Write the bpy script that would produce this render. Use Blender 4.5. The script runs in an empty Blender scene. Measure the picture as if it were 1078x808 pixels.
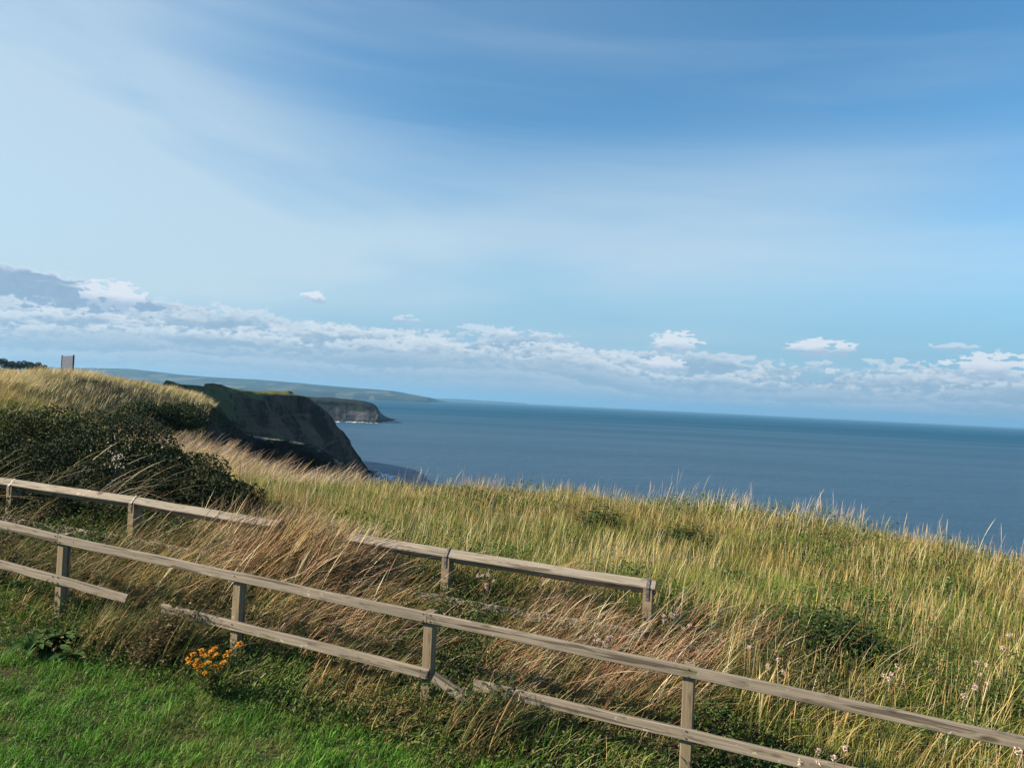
import bpy, math, random
import numpy as np
from mathutils import Vector, Matrix
random.seed(7); rng = np.random.default_rng(11)
C = bpy.context.scene.collection
R = math.radians
EYE = 30.0                      # the eye stands 30 m above the sea (z = 0)
F = 800.0; ROLL = R(2.79); PITCH = R(1.346)
SUN_AZ = R(-99); SUN_EL = R(30)   # azimuth from +Y towards +X

# ---------------------------------------------------------------- camera
cam = bpy.data.objects.new('camera', bpy.data.cameras.new('camera')); C.objects.link(cam)
cam.data.sensor_width = 36; cam.data.lens = 36 * F / 1078
cam.data.clip_start = .05; cam.data.clip_end = 90000
cam.location = (0, 0, EYE)
MC = Matrix.Rotation(R(90) + PITCH, 3, 'X') @ Matrix.Rotation(ROLL, 3, 'Z')
cam.rotation_euler = MC.to_euler()
bpy.context.scene.camera = cam
MCn = np.array(MC)

def W(px, py, Y):
    """photo pixel + real distance -> the place in the world"""
    d = MCn @ np.array([(px - 539) / F, (404 - py) / F, -1.0])
    d = d * (Y / d[1])
    return np.array([d[0], d[1], d[2] + EYE])

# ---------------------------------------------------------------- noise
_lat = rng.random((256, 256))
def vnoise(x, y):
    xi = np.floor(x).astype(int); yi = np.floor(y).astype(int)
    fx = x - xi; fy = y - yi
    fx = fx * fx * (3 - 2 * fx); fy = fy * fy * (3 - 2 * fy)
    a = _lat[xi & 255, yi & 255]; b = _lat[(xi + 1) & 255, yi & 255]
    c = _lat[xi & 255, (yi + 1) & 255]; d = _lat[(xi + 1) & 255, (yi + 1) & 255]
    return (a * (1 - fx) + b * fx) * (1 - fy) + (c * (1 - fx) + d * fx) * fy
def fbm(x, y, o=4, seed=0):
    x = np.asarray(x, float) + seed * 17.3; y = np.asarray(y, float) + seed * 9.1
    s = 0; a = .5; t = 0
    for _ in range(o):
        s = s + a * vnoise(x, y); t += a; a *= .5; x = x * 2.03 + 5.1; y = y * 2.03 + 3.7
    return s / t
def sstep(a, b, x):
    t = np.clip((x - a) / (b - a), 0, 1); return t * t * (3 - 2 * t)

# ---------------------------------------------------------------- node helpers
class S:
    """a socket with arithmetic"""
    def __init__(s, nt, k): s.nt = nt; s.k = k
    def _m(s, op, *o, clamp=False):
        n = s.nt.nodes.new('ShaderNodeMath'); n.operation = op; n.use_clamp = clamp
        for i, v in enumerate((s,) + o):
            if isinstance(v, S): s.nt.links.new(v.k, n.inputs[i])
            else: n.inputs[i].default_value = v
        return S(s.nt, n.outputs[0])
    def __add__(s, o): return s._m('ADD', o)
    __radd__ = __add__
    def __sub__(s, o): return s._m('SUBTRACT', o)
    def __rsub__(s, o): return (s * -1) + o
    def __mul__(s, o): return s._m('MULTIPLY', o)
    __rmul__ = __mul__
    def __truediv__(s, o): return s._m('DIVIDE', o)
    def sat(s): return s._m('ADD', 0.0, clamp=True)
    def exp(s): return s._m('EXPONENT')
    def mx(s, o): return s._m('MAXIMUM', o)
    def mn(s, o): return s._m('MINIMUM', o)
    def pw(s, o): return s._m('POWER', o)
def smooth(nt, v, a, b):
    n = nt.nodes.new('ShaderNodeMapRange'); n.interpolation_type = 'SMOOTHSTEP'
    nt.links.new(v.k, n.inputs[0])
    for i, q in ((1, a), (2, b)):
        if isinstance(q, S): nt.links.new(q.k, n.inputs[i])
        else: n.inputs[i].default_value = q
    return S(nt, n.outputs[0])
def combine(nt, *v):
    n = nt.nodes.new('ShaderNodeCombineXYZ')
    for i, q in enumerate(v):
        if isinstance(q, S): nt.links.new(q.k, n.inputs[i])
        else: n.inputs[i].default_value = q
    return n.outputs[0]
def noise(nt, vec, scale, detail=4, rough=.55, dist=0):
    n = nt.nodes.new('ShaderNodeTexNoise'); n.inputs['Scale'].default_value = scale
    n.inputs['Detail'].default_value = detail; n.inputs['Roughness'].default_value = rough
    n.inputs['Distortion'].default_value = dist
    if vec is not None: nt.links.new(vec, n.inputs['Vector'])
    return S(nt, n.outputs['Fac'])
def mixc(nt, f, a, b):
    n = nt.nodes.new('ShaderNodeMix'); n.data_type = 'RGBA'
    if isinstance(f, S): nt.links.new(f.k, n.inputs[0])
    else: n.inputs[0].default_value = f
    for i, q in ((6, a), (7, b)):
        if isinstance(q, (tuple, list)): n.inputs[i].default_value = (*q[:3], 1)
        else: nt.links.new(q, n.inputs[i])
    return n.outputs[2]
def ramp(nt, v, stops):
    n = nt.nodes.new('ShaderNodeValToRGB'); e = n.color_ramp.elements
    while len(e) < len(stops): e.new(.5)
    for i, (p, c) in enumerate(stops): e[i].position = p; e[i].color = (*c, 1)
    nt.links.new(v.k, n.inputs[0]); return n.outputs[0]
def mat(name, rough=.8, spec=.3):
    m = bpy.data.materials.new(name); m.use_nodes = True; nt = m.node_tree
    b = nt.nodes['Principled BSDF']; b.inputs['Roughness'].default_value = rough
    b.inputs['Specular IOR Level'].default_value = spec
    return m, nt, b
def coords(nt, kind='Object', scale=(1, 1, 1), rot=(0, 0, 0)):
    t = nt.nodes.new('ShaderNodeTexCoord'); mp = nt.nodes.new('ShaderNodeMapping')
    mp.inputs['Scale'].default_value = scale; mp.inputs['Rotation'].default_value = rot
    nt.links.new(t.outputs[kind], mp.inputs[0]); return mp.outputs[0]
def bump(nt, b, v, strength=.5, dist=.02):
    n = nt.nodes.new('ShaderNodeBump'); n.inputs['Strength'].default_value = strength
    n.inputs['Distance'].default_value = dist
    nt.links.new(v.k, n.inputs['Height']); nt.links.new(n.outputs[0], b.inputs['Normal'])

# ---------------------------------------------------------------- world sky
def build_world():
    w = bpy.data.worlds.new('World'); bpy.context.scene.world = w; w.use_nodes = True
    nt = w.node_tree; bg = nt.nodes['Background']
    sky = nt.nodes.new('ShaderNodeTexSky'); sky.sky_type = 'NISHITA'; sky.sun_disc = False
    sky.sun_elevation = SUN_EL; sky.sun_rotation = SUN_AZ
    sky.altitude = 30; sky.air_density = 1.0; sky.dust_density = .6; sky.ozone_density = 1.6
    tc = nt.nodes.new('ShaderNodeTexCoord'); sp = nt.nodes.new('ShaderNodeSeparateXYZ')
    nt.links.new(tc.outputs['Generated'], sp.inputs[0])
    x, y, z = (S(nt, sp.outputs[i]) for i in range(3))
    az = x._m('ARCTAN2', y) * (180 / math.pi)
    el = z._m('ARCSINE') * (180 / math.pi)
    def ae(px, py):
        p = W(px, py, 1.0); p[2] -= EYE
        return math.degrees(math.atan2(p[0], p[1])), math.degrees(math.atan2(p[2], math.hypot(p[0], p[1])))
    # warp
    v0 = combine(nt, az, el, 0.0)
    wn = noise(nt, v0, .35, 3, .6); wn2 = noise(nt, combine(nt, az, el, 9.0), .35, 3, .6)
    wx = (wn - .5); wy = (wn2 - .5)
    def blob(px, py, rx, ry, slope=0.0):
        a, e = ae(px, py)
        da = (az - a) / (rx / 14.); de = ((el - e) - (az - a) * slope) / (ry / 14.)
        return da * da + de * de
    def noise2(x_, y_, det, rough):
        n = nt.nodes.new('ShaderNodeTexNoise'); n.noise_dimensions = '2D'; n.inputs['Scale'].default_value = 1; n.inputs['Detail'].default_value = det; n.inputs['Roughness'].default_value = rough
        nt.links.new(combine(nt, x_, y_, 0.0), n.inputs['Vector']); return S(nt, n.outputs['Fac'])
    # low cumulus bank: three ranks of billows, the nearer ones lower, lit on their crowns
    def lumps(sx, sy, seed):
        n = noise2(az * sx + (wx * .5 + seed * 3.1), el * sy + wy * .5, 2, .5)
        return (n - .5)._m('ABSOLUTE').pw(1.4) * 7.0
    def rank(top, amp, seed, sx=.34, sy=1.0):
        big = noise2(az * .10 + seed * 2.3, el * .25, 1, .5); l1 = lumps(sx, sy, seed); fine = noise2(az * 1.3 + seed * 5.7, el * 2.6, 3, .62)
        return top + (big - .5) * amp * 2.0 - (l1 - .3) * amp * .45 + (fine - .5) * amp * .85 - el, big, fine
    T = 5.15 - 1.25 * smooth(nt, az, 1.0, 12.0) - .5 * smooth(nt, az, -24.0, -34.0)
    lit_w, shade_b = (6.4, 7.0, 7.5), (2.75, 4.0, 5.25)
    ranks = []
    for top, amp, seed, al, wt in ((T, 1.5, 2.7, .80, .85), (T - .55, 1.3, 8.1, .85, 1.0), (T - 1.15, 1.0, 15.3, .85, .95), (T - 2.0, .8, 21.9, .85, .35), (T - 2.9, .6, 28.3, .8, .40), (T - 3.6, .4, 33.3, .55, .3)):
        h, bg_, fn_ = rank(top, amp, seed)
        inside = smooth(nt, h, -.04, .24); crown = (1 - smooth(nt, h, .20, 1.15)) * wt * smooth(nt, fn_ * .8 + bg_ * .6, .46, .78)
        holes = smooth(nt, noise2(az * .11 + seed * 7.9, el * .5 + 30, 2, .55) + .08 * smooth(nt, az, 6, -6), .27, .43)
        ranks.append((inside * (holes * .75 + .25) * al * smooth(nt, el, .1, 1.2), crown))
    heads = [(712, 362, 22, 11), (698, 384, 22, 7.5), (864, 366, 27, 7.5), (330, 313, 12, 5), (1048, 386, 42, 11), (120, 312, 24, 12), (428, 336, 13, 4), (1004, 365, 17, 3.5), (555, 352, 60, 4.5)]
    hl = lumps(.55, 1.6, 41.0); hf = noise2(az * 1.6, el * 2.8 + 44, 3, .6)
    hq = []
    for k, hd in enumerate(heads):
        e_ = ae(hd[0], hd[1])[1]; q = blob(*hd, *((-.08,) if k == 8 else ())) + (hl - .35) * 2.2 + (hf - .5) * 3.2 + wx * 1.5
        hq.append((smooth(nt, q, 1.15, .55) * (.55 if k in (6, 7, 8) else .92), smooth(nt, el - e_ + (hf - .5) * .4, -hd[3] / 14 * .65, hd[3] / 14 * .25)))
    # big grey cloud at the left
    gl = lumps(.30, 1.1, 51.0)
    gb = (blob(20, 315, 185, 24, -.085) + wx * 1.2 + (gl - .42) * 1.1 + (hf - .5) * .7)
    dg = smooth(nt, gb, 1.2, .85)
    gedge = smooth(nt, gb, .45, 1.1) * smooth(nt, el + az * .085, 3.1, 3.9)
    # cirrus veils
    tilt = el + az * .06
    c1 = noise(nt, combine(nt, az * .028, tilt * .11, 1.7), 1.0, 4, .48, .5)
    c2 = noise(nt, combine(nt, az * .02, tilt * .26, 4.4), 1.0, 4, .5, .3)
    def soft(px, py, rx, ry, s=-.06): return (blob(px, py, rx, ry, s) * -1.0).exp()
    veil = soft(-20, 60, 230, 120) * 1.0 + soft(170, 268, 460, 52) * .95 + soft(350, 190, 420, 34) * .30 + soft(740, 215, 260, 52, .05) * .40 \
        + soft(0, 190, 160, 80) * .25 + soft(980, 255, 300, 60) * .26 + soft(560, 265, 340, 34) * .40 + soft(480, -10, 260, 60) * .10
    veil = (veil * (.65 + .7 * smooth(nt, c1, .3, .7)) + smooth(nt, c2, .45, .78) * .22).sat()
    veil = veil * .85
    # assemble (radiance; x strength .1)
    tint = nt.nodes.new('ShaderNodeMix'); tint.data_type = 'RGBA'; tint.blend_type = 'MULTIPLY'; tint.inputs[0].default_value = 1
    nt.links.new(sky.outputs[0], tint.inputs[6]); tint.inputs[7].default_value = (*SKY_TINT, 1)
    col = tint.outputs[2]
    hz = smooth(nt, el, 13.0, 3.0)
    col = mixc(nt, hz * .85, col, (2.2, 4.0, 5.6))
    col = mixc(nt, veil * .9, col, (5.3, 6.4, 7.1))
    gcol = mixc(nt, gedge, mixc(nt, hf, (2.1, 3.2, 4.6), (2.9, 4.1, 5.5)), (6.0, 6.7, 7.6))
    col = mixc(nt, dg * .93, col, gcol)
    for al, cr_ in ranks: col = mixc(nt, al, col, mixc(nt, cr_, shade_b, lit_w))
    for al, cr_ in hq: col = mixc(nt, al, col, mixc(nt, cr_, (3.6, 4.7, 6.1), (6.7, 7.1, 7.7)))
    nt.links.new(col, bg.inputs['Color']); bg.inputs['Strength'].default_value = .055
SKY_TINT = (.68, 1.24, 1.45)
build_world()
sl = bpy.data.lights.new('sun', 'SUN'); sl.energy = 5.0; sl.angle = R(.6); sl.color = (1, .86, .65)
so = bpy.data.objects.new('sun', sl); C.objects.link(so)
sd = Vector((math.sin(SUN_AZ) * math.cos(SUN_EL), math.cos(SUN_AZ) * math.cos(SUN_EL), math.sin(SUN_EL)))
so.rotation_euler = sd.to_track_quat('Z', 'Y').to_euler(); so.location = (0, -5, EYE + 20)

# ---------------------------------------------------------------- object helpers
def tag(o, label=None, cat=None, group=None, kind=None):
    for k, v in (('label', label), ('category', cat), ('group', group), ('kind', kind)):
        if v: o[k] = v
    return o
def raw_mesh(name, V, faces_flat, loop_tot, m, parent=None, col=None, smoothf=False, loc=None):
    """fast mesh from numpy: V (n,3), flat vertex indices, corners per face"""
    me = bpy.data.meshes.new(name)
    V = np.asarray(V, np.float32)
    if loc is not None: V = V - np.asarray(loc, np.float32)
    me.vertices.add(len(V)); me.vertices.foreach_set('co', V.ravel())
    me.loops.add(len(faces_flat)); me.loops.foreach_set('vertex_index', np.asarray(faces_flat, np.int32))
    lt = np.asarray(loop_tot, np.int32); st = np.concatenate(([0], np.cumsum(lt)[:-1])).astype(np.int32)
    me.polygons.add(len(lt)); me.polygons.foreach_set('loop_start', st); me.polygons.foreach_set('loop_total', lt)
    me.polygons.foreach_set('use_smooth', np.full(len(lt), bool(smoothf)))
    if col is not None:
        a = me.color_attributes.new('Col', 'FLOAT_COLOR', 'POINT')
        c4 = np.ones((len(V), 4), np.float32); c4[:, :3] = col; a.data.foreach_set('color', c4.ravel())
    me.update(calc_edges=True); me.validate()
    me.materials.append(m)
    o = bpy.data.objects.new(name, me); C.objects.link(o)
    if loc is not None: o.location = loc
    if parent is not None: o.parent = parent
    return o
def empty(name, loc):
    o = bpy.data.objects.new(name, None); C.objects.link(o); o.location = loc; o.empty_display_size = .1; return o
def grid_mesh(name, P, m, closed=False, **k):
    """P (nu,nv,3) -> quads"""
    nu, nv = P.shape[:2]; i = np.arange(nu * nv).reshape(nu, nv)
    if closed: i = np.concatenate((i, i[:1]), 0)
    q = np.stack((i[:-1, :-1], i[1:, :-1], i[1:, 1:], i[:-1, 1:]), -1).reshape(-1, 4)
    return raw_mesh(name, P.reshape(-1, 3), q.ravel(), np.full(len(q), 4), m, smoothf=True, **k)
def catmull(P, n):
    """resample along axis 0"""
    P = np.asarray(P, float); m = len(P)
    t = np.linspace(0, m - 1, n); i = np.minimum(t.astype(int), m - 2); f = (t - i).reshape((-1,) + (1,) * (P.ndim - 1))
    g = lambda j: P[np.clip(j, 0, m - 1)]
    p0, p1, p2, p3 = g(i - 1), g(i), g(i + 1), g(i + 2)
    p0 = np.where((i == 0).reshape(f.shape), 2 * p1 - p2, p0); p3 = np.where((i == m - 2).reshape(f.shape), 2 * p2 - p1, p3)
    return .5 * (2 * p1 + (p2 - p0) * f + (2 * p0 - 5 * p1 + 4 * p2 - p3) * f ** 2 + (3 * p1 - p0 - 3 * p2 + p3) * f ** 3)

# ---------------------------------------------------------------- materials
def m_foliage(name, trans=.22, rough=.6):
    m, nt, b = mat(name, rough, .25)
    a = nt.nodes.new('ShaderNodeVertexColor'); a.layer_name = 'Col'
    nt.links.new(a.outputs[0], b.inputs['Base Color'])
    tr = nt.nodes.new('ShaderNodeBsdfTranslucent'); nt.links.new(a.outputs[0], tr.inputs[0])
    mx = nt.nodes.new('ShaderNodeMixShader'); mx.inputs[0].default_value = trans
    nt.links.new(b.outputs[0], mx.inputs[1]); nt.links.new(tr.outputs[0], mx.inputs[2])
    nt.links.new(mx.outputs[0], nt.nodes['Material Output'].inputs[0])
    return m
M_GRASS = m_foliage('grass_blades'); M_LEAF = m_foliage('leaves', .25, .7); M_STRAW = m_foliage('straw', .18, .65)
def m_wood(name, dark, light, warm, algae=.0):
    m, nt, b = mat(name, .85, .25)
    info = nt.nodes.new('ShaderNodeObjectInfo'); rnd = S(nt, info.outputs['Random'])
    t = nt.nodes.new('ShaderNodeTexCoord'); sp = nt.nodes.new('ShaderNodeSeparateXYZ'); nt.links.new(t.outputs['Object'], sp.inputs[0])
    x, y, z = (S(nt, sp.outputs[i]) for i in range(3))
    off = rnd * 37.0
    g = noise(nt, combine(nt, x * 2.2 + off, y * 70, z * 70), 1.0, 6, .65, .4)      # grain along the board
    g2 = noise(nt, combine(nt, x * .9 + off, y * 9, z * 9 + off), 1.0, 4, .6)
    spots = noise(nt, combine(nt, x * 6 + off, y * 24, z * 28), 1.0, 3, .6)
    vo = nt.nodes.new('ShaderNodeTexVoronoi'); vo.inputs['Scale'].default_value = 1.0
    nt.links.new(combine(nt, x * 3.0 + off, y * 2.0 + off, z * 9), vo.inputs['Vector'])
    knot = smooth(nt, S(nt, vo.outputs['Distance']), .20, .07)
    crk = smooth(nt, noise(nt, combine(nt, x * 1.1 + off, y * 30, z * 30), 1.0, 3, .5), .58, .64)
    f = (g * .75 + g2 * .45 - .1).sat()
    col = ramp(nt, f, [(.25, dark), (.5, tuple((a + c) / 2 for a, c in zip(dark, light))), (.75, light)])
    col = mixc(nt, smooth(nt, g2, .5, .75) * .5, col, warm)
    col = mixc(nt, smooth(nt, spots, .55, .70) * .6, col, tuple(d * .6 for d in dark))
    col = mixc(nt, smooth(nt, noise(nt, combine(nt, x * 3 + off, y * 12, z * 12), 1.0, 4, .6), .60, .72) * algae, col, (.10, .12, .05))
    lich = smooth(nt, noise(nt, combine(nt, x * 22 + off, y * 22, z * 22), 1.0, 3, .6) + (g2 - .5) * .5, .68, .74)
    col = mixc(nt, lich * .7, col, (.42, .42, .30))
    col = mixc(nt, knot * .8, col, (.06, .04, .025))
    col = mixc(nt, crk * .7, col, (.04, .03, .02))
    nt.links.new(col, b.inputs['Base Color'])
    bump(nt, b, g * .6 - crk * .8 - knot * .3, .6, .004)
    return m
M_RAIL = m_wood('weathered_board', (.085, .068, .052), (.36, .30, .235), (.21, .155, .10), .6)
M_POST = m_wood('weathered_post', (.11, .08, .05), (.30, .235, .155), (.26, .17, .08), .5)
M_OLD = m_wood('old_grey_beam', (.11, .09, .07), (.36, .31, .25), (.24, .18, .12), .4)
M_STEEL, _nt, _b = mat('dull_galvanised', .55, .5)
_b.inputs['Metallic'].default_value = .6
_nt.links.new(ramp(_nt, noise(_nt, coords(_nt, 'Object', (40, 40, 40)), 1, 3), [(.35, (.07, .05, .04)), (.7, (.22, .21, .20))]), _b.inputs['Base Color'])
M_NAIL, _nt, _b = mat('rusty_nail', .7, .4); _b.inputs['Base Color'].default_value = (.07, .045, .03, 1)

# ---------------------------------------------------------------- near land
# cliff edge in plan, land on its left-hand side (towards -X)
EDGE = np.array([(60, -60), (30, -22), (15, 2), (9.2, 10.5), (4.6, 14.6), (.2, 18.2), (-3.4, 19.6), (-6.6, 22), (-9.3, 25.5), (-12.0, 30), (-15.2, 37),
                 (-19, 47), (-27, 62), (-42, 84), (-60, 108), (-74, 140), (-92, 185), (-112, 230), (-150, 290), (-200, 370), (-250, 500)], float)
def edge_dist(x, y):
    sh = x.shape; p = np.stack((x.ravel(), y.ravel()), -1)
    best = np.full(len(p), 1e9); sg = np.ones(len(p))
    for a, b in zip(EDGE[:-1], EDGE[1:]):
        ab = b - a; t = np.clip(((p - a) @ ab) / (ab @ ab), 0, 1)
        q = p - (a + t[:, None] * ab); d = np.hypot(q[:, 0], q[:, 1])
        cr = ab[0] * (p[:, 1] - a[1]) - ab[1] * (p[:, 0] - a[0])
        u = d < best; best = np.where(u, d, best); sg = np.where(u, np.sign(cr), sg)
    return (best * sg).reshape(sh)
CTRL = np.array([  # x, y, height relative to the eye
    (-4, -4, -2.1), (3, -4, -2.4), (-9, 1, -2.0), (-3.5, 2.5, -2.12), (0, 2.5, -2.3), (3, 2.5, -2.5), (9, 1, -2.8),
    (-6, 5.5, -2.05), (-4.2, 6.7, -2.06), (-2.9, 6.2, -2.14), (-1.5, 5.8, -2.2), (-.5, 5.4, -2.27), (1.2, 4.9, -2.42), (2.7, 4.4, -2.52), (5, 4, -2.65),
    (-8, 9.4, -1.72), (-5.6, 8.7, -1.69), (-4, 8.1, -1.71), (-2.2, 7.5, -1.79), (-.5, 7, -1.88), (1.2, 6.45, -1.95), (3.5, 6.2, -2.25), (6.5, 6.5, -2.4),
    (-9, 12, -1.45), (-6, 11.5, -1.6), (-3, 11, -1.85), (0, 10, -2.0), (3, 9.5, -2.18), (5.5, 9.5, -2.25),
    (7.2, 10.5, -2.20), (5, 13, -2.01), (3, 15.5, -2.02), (0, 17.6, -2.20), (-3.2, 18.8, -2.42), (-1.5, 14, -2.04), (2, 12, -2.12),
    (-6, 20, -2.62), (-5, 15, -2.0), (-9, 24, -2.45), (-11.5, 27, -2.5), (-9, 17, -1.6), (-13, 21, -1.0), (-14.2, 29, -2.1), (-15.5, 36, -2.0), (-16.6, 28.5, -.75),
    (-19, 36, -.15), (-18, 27, -.42), (-14, 24, -1.15), (-11.5, 21, -1.55), (-12.5, 26, -2.2), (-21, 41, -.05), (-24, 36, -.08), (-27, 40, -.05), (-20, 28, -.3), (-26, 50, -.3), (-22, 49, -.55), (-36, 50, -.1), (-16, 18, -.9), (-30, 28, -.3),
    (-34, 66, -.8), (-60, 90, -.8), (-50, 75, -.7), (-70, 120, -.6), (-90, 150, -.5), (-120, 200, -.2), (-80, 60, -.3), (-70, 30, -.3), (-40, 10, -.8), (-20, 5, -1.6),
    (-200, 350, 2.5), (-240, 350, 3.0), (-300, 350, 3.5), (-350, 450, 3.5), (-130, 420, 0), (-300, 100, .5), (-400, 200, 2), (-100, -30, -.8), (-300, -30, .0), (12, -20, -2.8), (-10, -20, -2.0), (30, -40, -3)], float)
def _U(r2): return np.where(r2 < 1e-12, 0, .5 * r2 * np.log(r2 + 1e-12))
_n = len(CTRL); _xy = CTRL[:, :2] / 50
_K = _U(((_xy[:, None] - _xy[None]) ** 2).sum(-1)) + np.eye(_n) * 1e-5
_P = np.c_[np.ones(_n), _xy]
_A = np.zeros((_n + 3, _n + 3)); _A[:_n, :_n] = _K; _A[:_n, _n:] = _P; _A[_n:, :_n] = _P.T
_w = np.linalg.solve(_A, np.r_[CTRL[:, 2], 0, 0, 0])
def land(x, y):
    x = np.asarray(x, float); y = np.asarray(y, float); out = np.full(x.shape, _w[_n]) + _w[_n + 1] * x / 50 + _w[_n + 2] * y / 50
    for i in range(_n): out = out + _w[i] * _U((x / 50 - _xy[i, 0]) ** 2 + (y / 50 - _xy[i, 1]) ** 2)
    out = out + (fbm(x * .8, y * .8, 3, 2) - .5) * .16 * sstep(6.5, 9, y) + (fbm(x * .25, y * .25, 3, 5) - .5) * .5 * sstep(25, 60, y)
    return out + EYE
def ground(x, y):
    z = land(x, y); d = -edge_dist(np.asarray(x, float), np.asarray(y, float)); d = d + (fbm(np.asarray(x) * .3, np.asarray(y) * .3, 3, 8) - .5) * 1.2 * sstep(15, 30, np.asarray(y))
    t = np.maximum(d, 0); drop = 1.9 * t * t / (t + 2.2)
    drop = drop * (1 + .25 * (fbm(np.asarray(x) * .35, np.asarray(y) * .35, 3, 3) - .5))
    return np.maximum(z - drop, -1.6 + .8 * fbm(np.asarray(x) * .2, np.asarray(y) * .2, 3, 4)), d

m, nt, b = mat('earth_and_turf', .95, .1)
v = coords(nt, 'Object', (1, 1, 1))
a = noise(nt, v, 1.5, 8, .65); b2 = noise(nt, v, 14, 6, .7)
col = mixc(nt, smooth(nt, a, .4, .6), (.045, .05, .018), (.10, .075, .04))
col = mixc(nt, smooth(nt, b2, .45, .7), col, (.03, .026, .016))
geo = nt.nodes.new('ShaderNodeNewGeometry'); sg = nt.nodes.new('ShaderNodeSeparateXYZ'); nt.links.new(geo.outputs['Normal'], sg.inputs[0])
sp_ = nt.nodes.new('ShaderNodeSeparateXYZ'); nt.links.new(geo.outputs['Position'], sp_.inputs[0])
farg = smooth(nt, S(nt, sp_.outputs[1]), 45, 60)
fieldc = mixc(nt, smooth(nt, noise(nt, v, .06, 6, .6), .42, .58), (.085, .10, .03), (.19, .165, .07))
fieldc = mixc(nt, smooth(nt, noise(nt, v, .35, 6, .7), .5, .66), fieldc, (.03, .042, .016))
col = mixc(nt, farg, col, fieldc)
steep = smooth(nt, S(nt, sg.outputs[2]) + (b2 - .5) * .2, .82, .62)
col = mixc(nt, steep, col, mixc(nt, b2, (.035, .026, .02), (.09, .065, .045)))
nt.links.new(col, b.inputs['Base Color']); bump(nt, b, b2 + a, .7, .08)
M_EARTH = m
xs = np.r_[-np.geomspace(420, 26, 90)[:-1], np.arange(-26, 9, .18), np.arange(9, 45, .8)]
ys = np.r_[np.arange(-50, -3, 1.6), np.arange(-3, 4, .5), np.arange(4, 24, .18), np.geomspace(24.2, 480, 170)]
gx, gy = np.meshgrid(xs, ys, indexing='ij')
gz, gd = ground(gx, gy)
grid_mesh('clifftop_ground', np.stack((gx, gy, gz), -1), M_EARTH)['kind'] = 'structure'

# ---------------------------------------------------------------- far coast
def loft(name, rows, nu, nv, m, amp, scl, seed=1, amp_z=None, kind='structure'):
    P = catmull(np.array(rows, float), nv)          # (nv, npts, 3)
    P = catmull(P.transpose(1, 0, 2), nu)           # (nu, nv, 3)
    u = P[..., 0] + P[..., 1] * .6; v = P[..., 2] * 1.5 + P[..., 1] * .4
    P[..., 0] += (fbm(u / scl, v / scl, 5, seed) - .5) * amp
    P[..., 1] += (fbm(u / scl + 40, v / scl + 11, 5, seed + 1) - .5) * amp
    P[..., 2] += (fbm(u / scl + 7, v / scl + 70, 5, seed + 2) - .5) * (amp_z if amp_z is not None else amp * .4)
    o = grid_mesh(name, P, m)
    if kind: o['kind'] = kind
    return o
def m_cliff(name, grass, earth_d, earth_l, lo, hi, s=.12, crest=None):
    m, nt, b = mat(name, .95, .1)
    v = coords(nt, 'Object'); geo = nt.nodes.new('ShaderNodeNewGeometry'); sg = nt.nodes.new('ShaderNodeSeparateXYZ')
    nt.links.new(geo.outputs['Normal'], sg.inputs[0]); nz = S(nt, sg.outputs[2])
    n = noise(nt, v, s, 8, .65); n2 = noise(nt, v, s * 7, 6, .7)
    e = mixc(nt, smooth(nt, n, .42, .62), earth_d, earth_l)
    n3 = noise(nt, coords(nt, 'Object', (.04, .04, .7)), 1, 5, .6)
    e = mixc(nt, smooth(nt, n3, .52, .66) * .55, e, tuple(min(1, c * 1.35) for c in earth_l))
    e = mixc(nt, smooth(nt, n2, .5, .7) * .6, e, tuple(c * .5 for c in earth_d))
    g = mixc(nt, smooth(nt, n2, .4, .62), grass, tuple(c * .4 for c in grass))
    col = mixc(nt, smooth(nt, nz + (n - .5) * .5 + (n2 - .5) * .2, lo, hi), e, g)
    if crest:
        sq = nt.nodes.new('ShaderNodeSeparateXYZ'); nt.links.new(geo.outputs['Position'], sq.inputs[0])
        col = mixc(nt, smooth(nt, S(nt, sq.outputs[1]) + (n - .5) * 90, crest[0], crest[1]) * smooth(nt, n2 + (n - .5), .35, .5), col, (.11, .10, .04))
    nt.links.new(col, b.inputs['Base Color']); bump(nt, b, n + n2 * .6, .8, 1.2)
    return m
M_SPUR = m_cliff('spur_turf', (.46, .38, .22), (.022, .017, .012), (.05, .036, .026), .72, .86, .3)  # pale dry turf, brightened so the crest reads as sunlit
M_PROM = m_cliff('boulder_clay', (.13, .14, .04), (.017, .010, .007), (.13, .072, .045), .66, .82, .08, (185, 160))
def off(P, d): return [np.asarray(p) + np.array(d) for p in P]
# grassy spur that runs down across the cove
cr = [W(168, 414, 50), W(190, 425, 58), W(215, 438, 63), W(245, 451, 68), W(272, 459, 73), W(300, 463, 77), W(322, 468, 80), W(348, 480, 84), W(375, 495, 88), W(405, 520, 93), W(430, 560, 98)]
def down(P, dx, dy, z): return [np.array([p[0] + dx * k, p[1] + dy * k, z]) for p, k in zip(P, np.linspace(.8, 1.1, len(P)))]
rows = [down(cr, -2, 26, -1.5), off(cr, (-.5, 5, -4)), off(cr, (0, 1.2, -.4)), cr, off(cr, (.1, -1.7, -.28)), off(cr, (.2, -2.3, -1.1)), off(cr, (1, -4, -5)), down(cr, 8, -22, -1.5)]
loft('spur_hillside', rows, 260, 120, M_SPUR, .7, 2.6, 11, .35)
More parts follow.
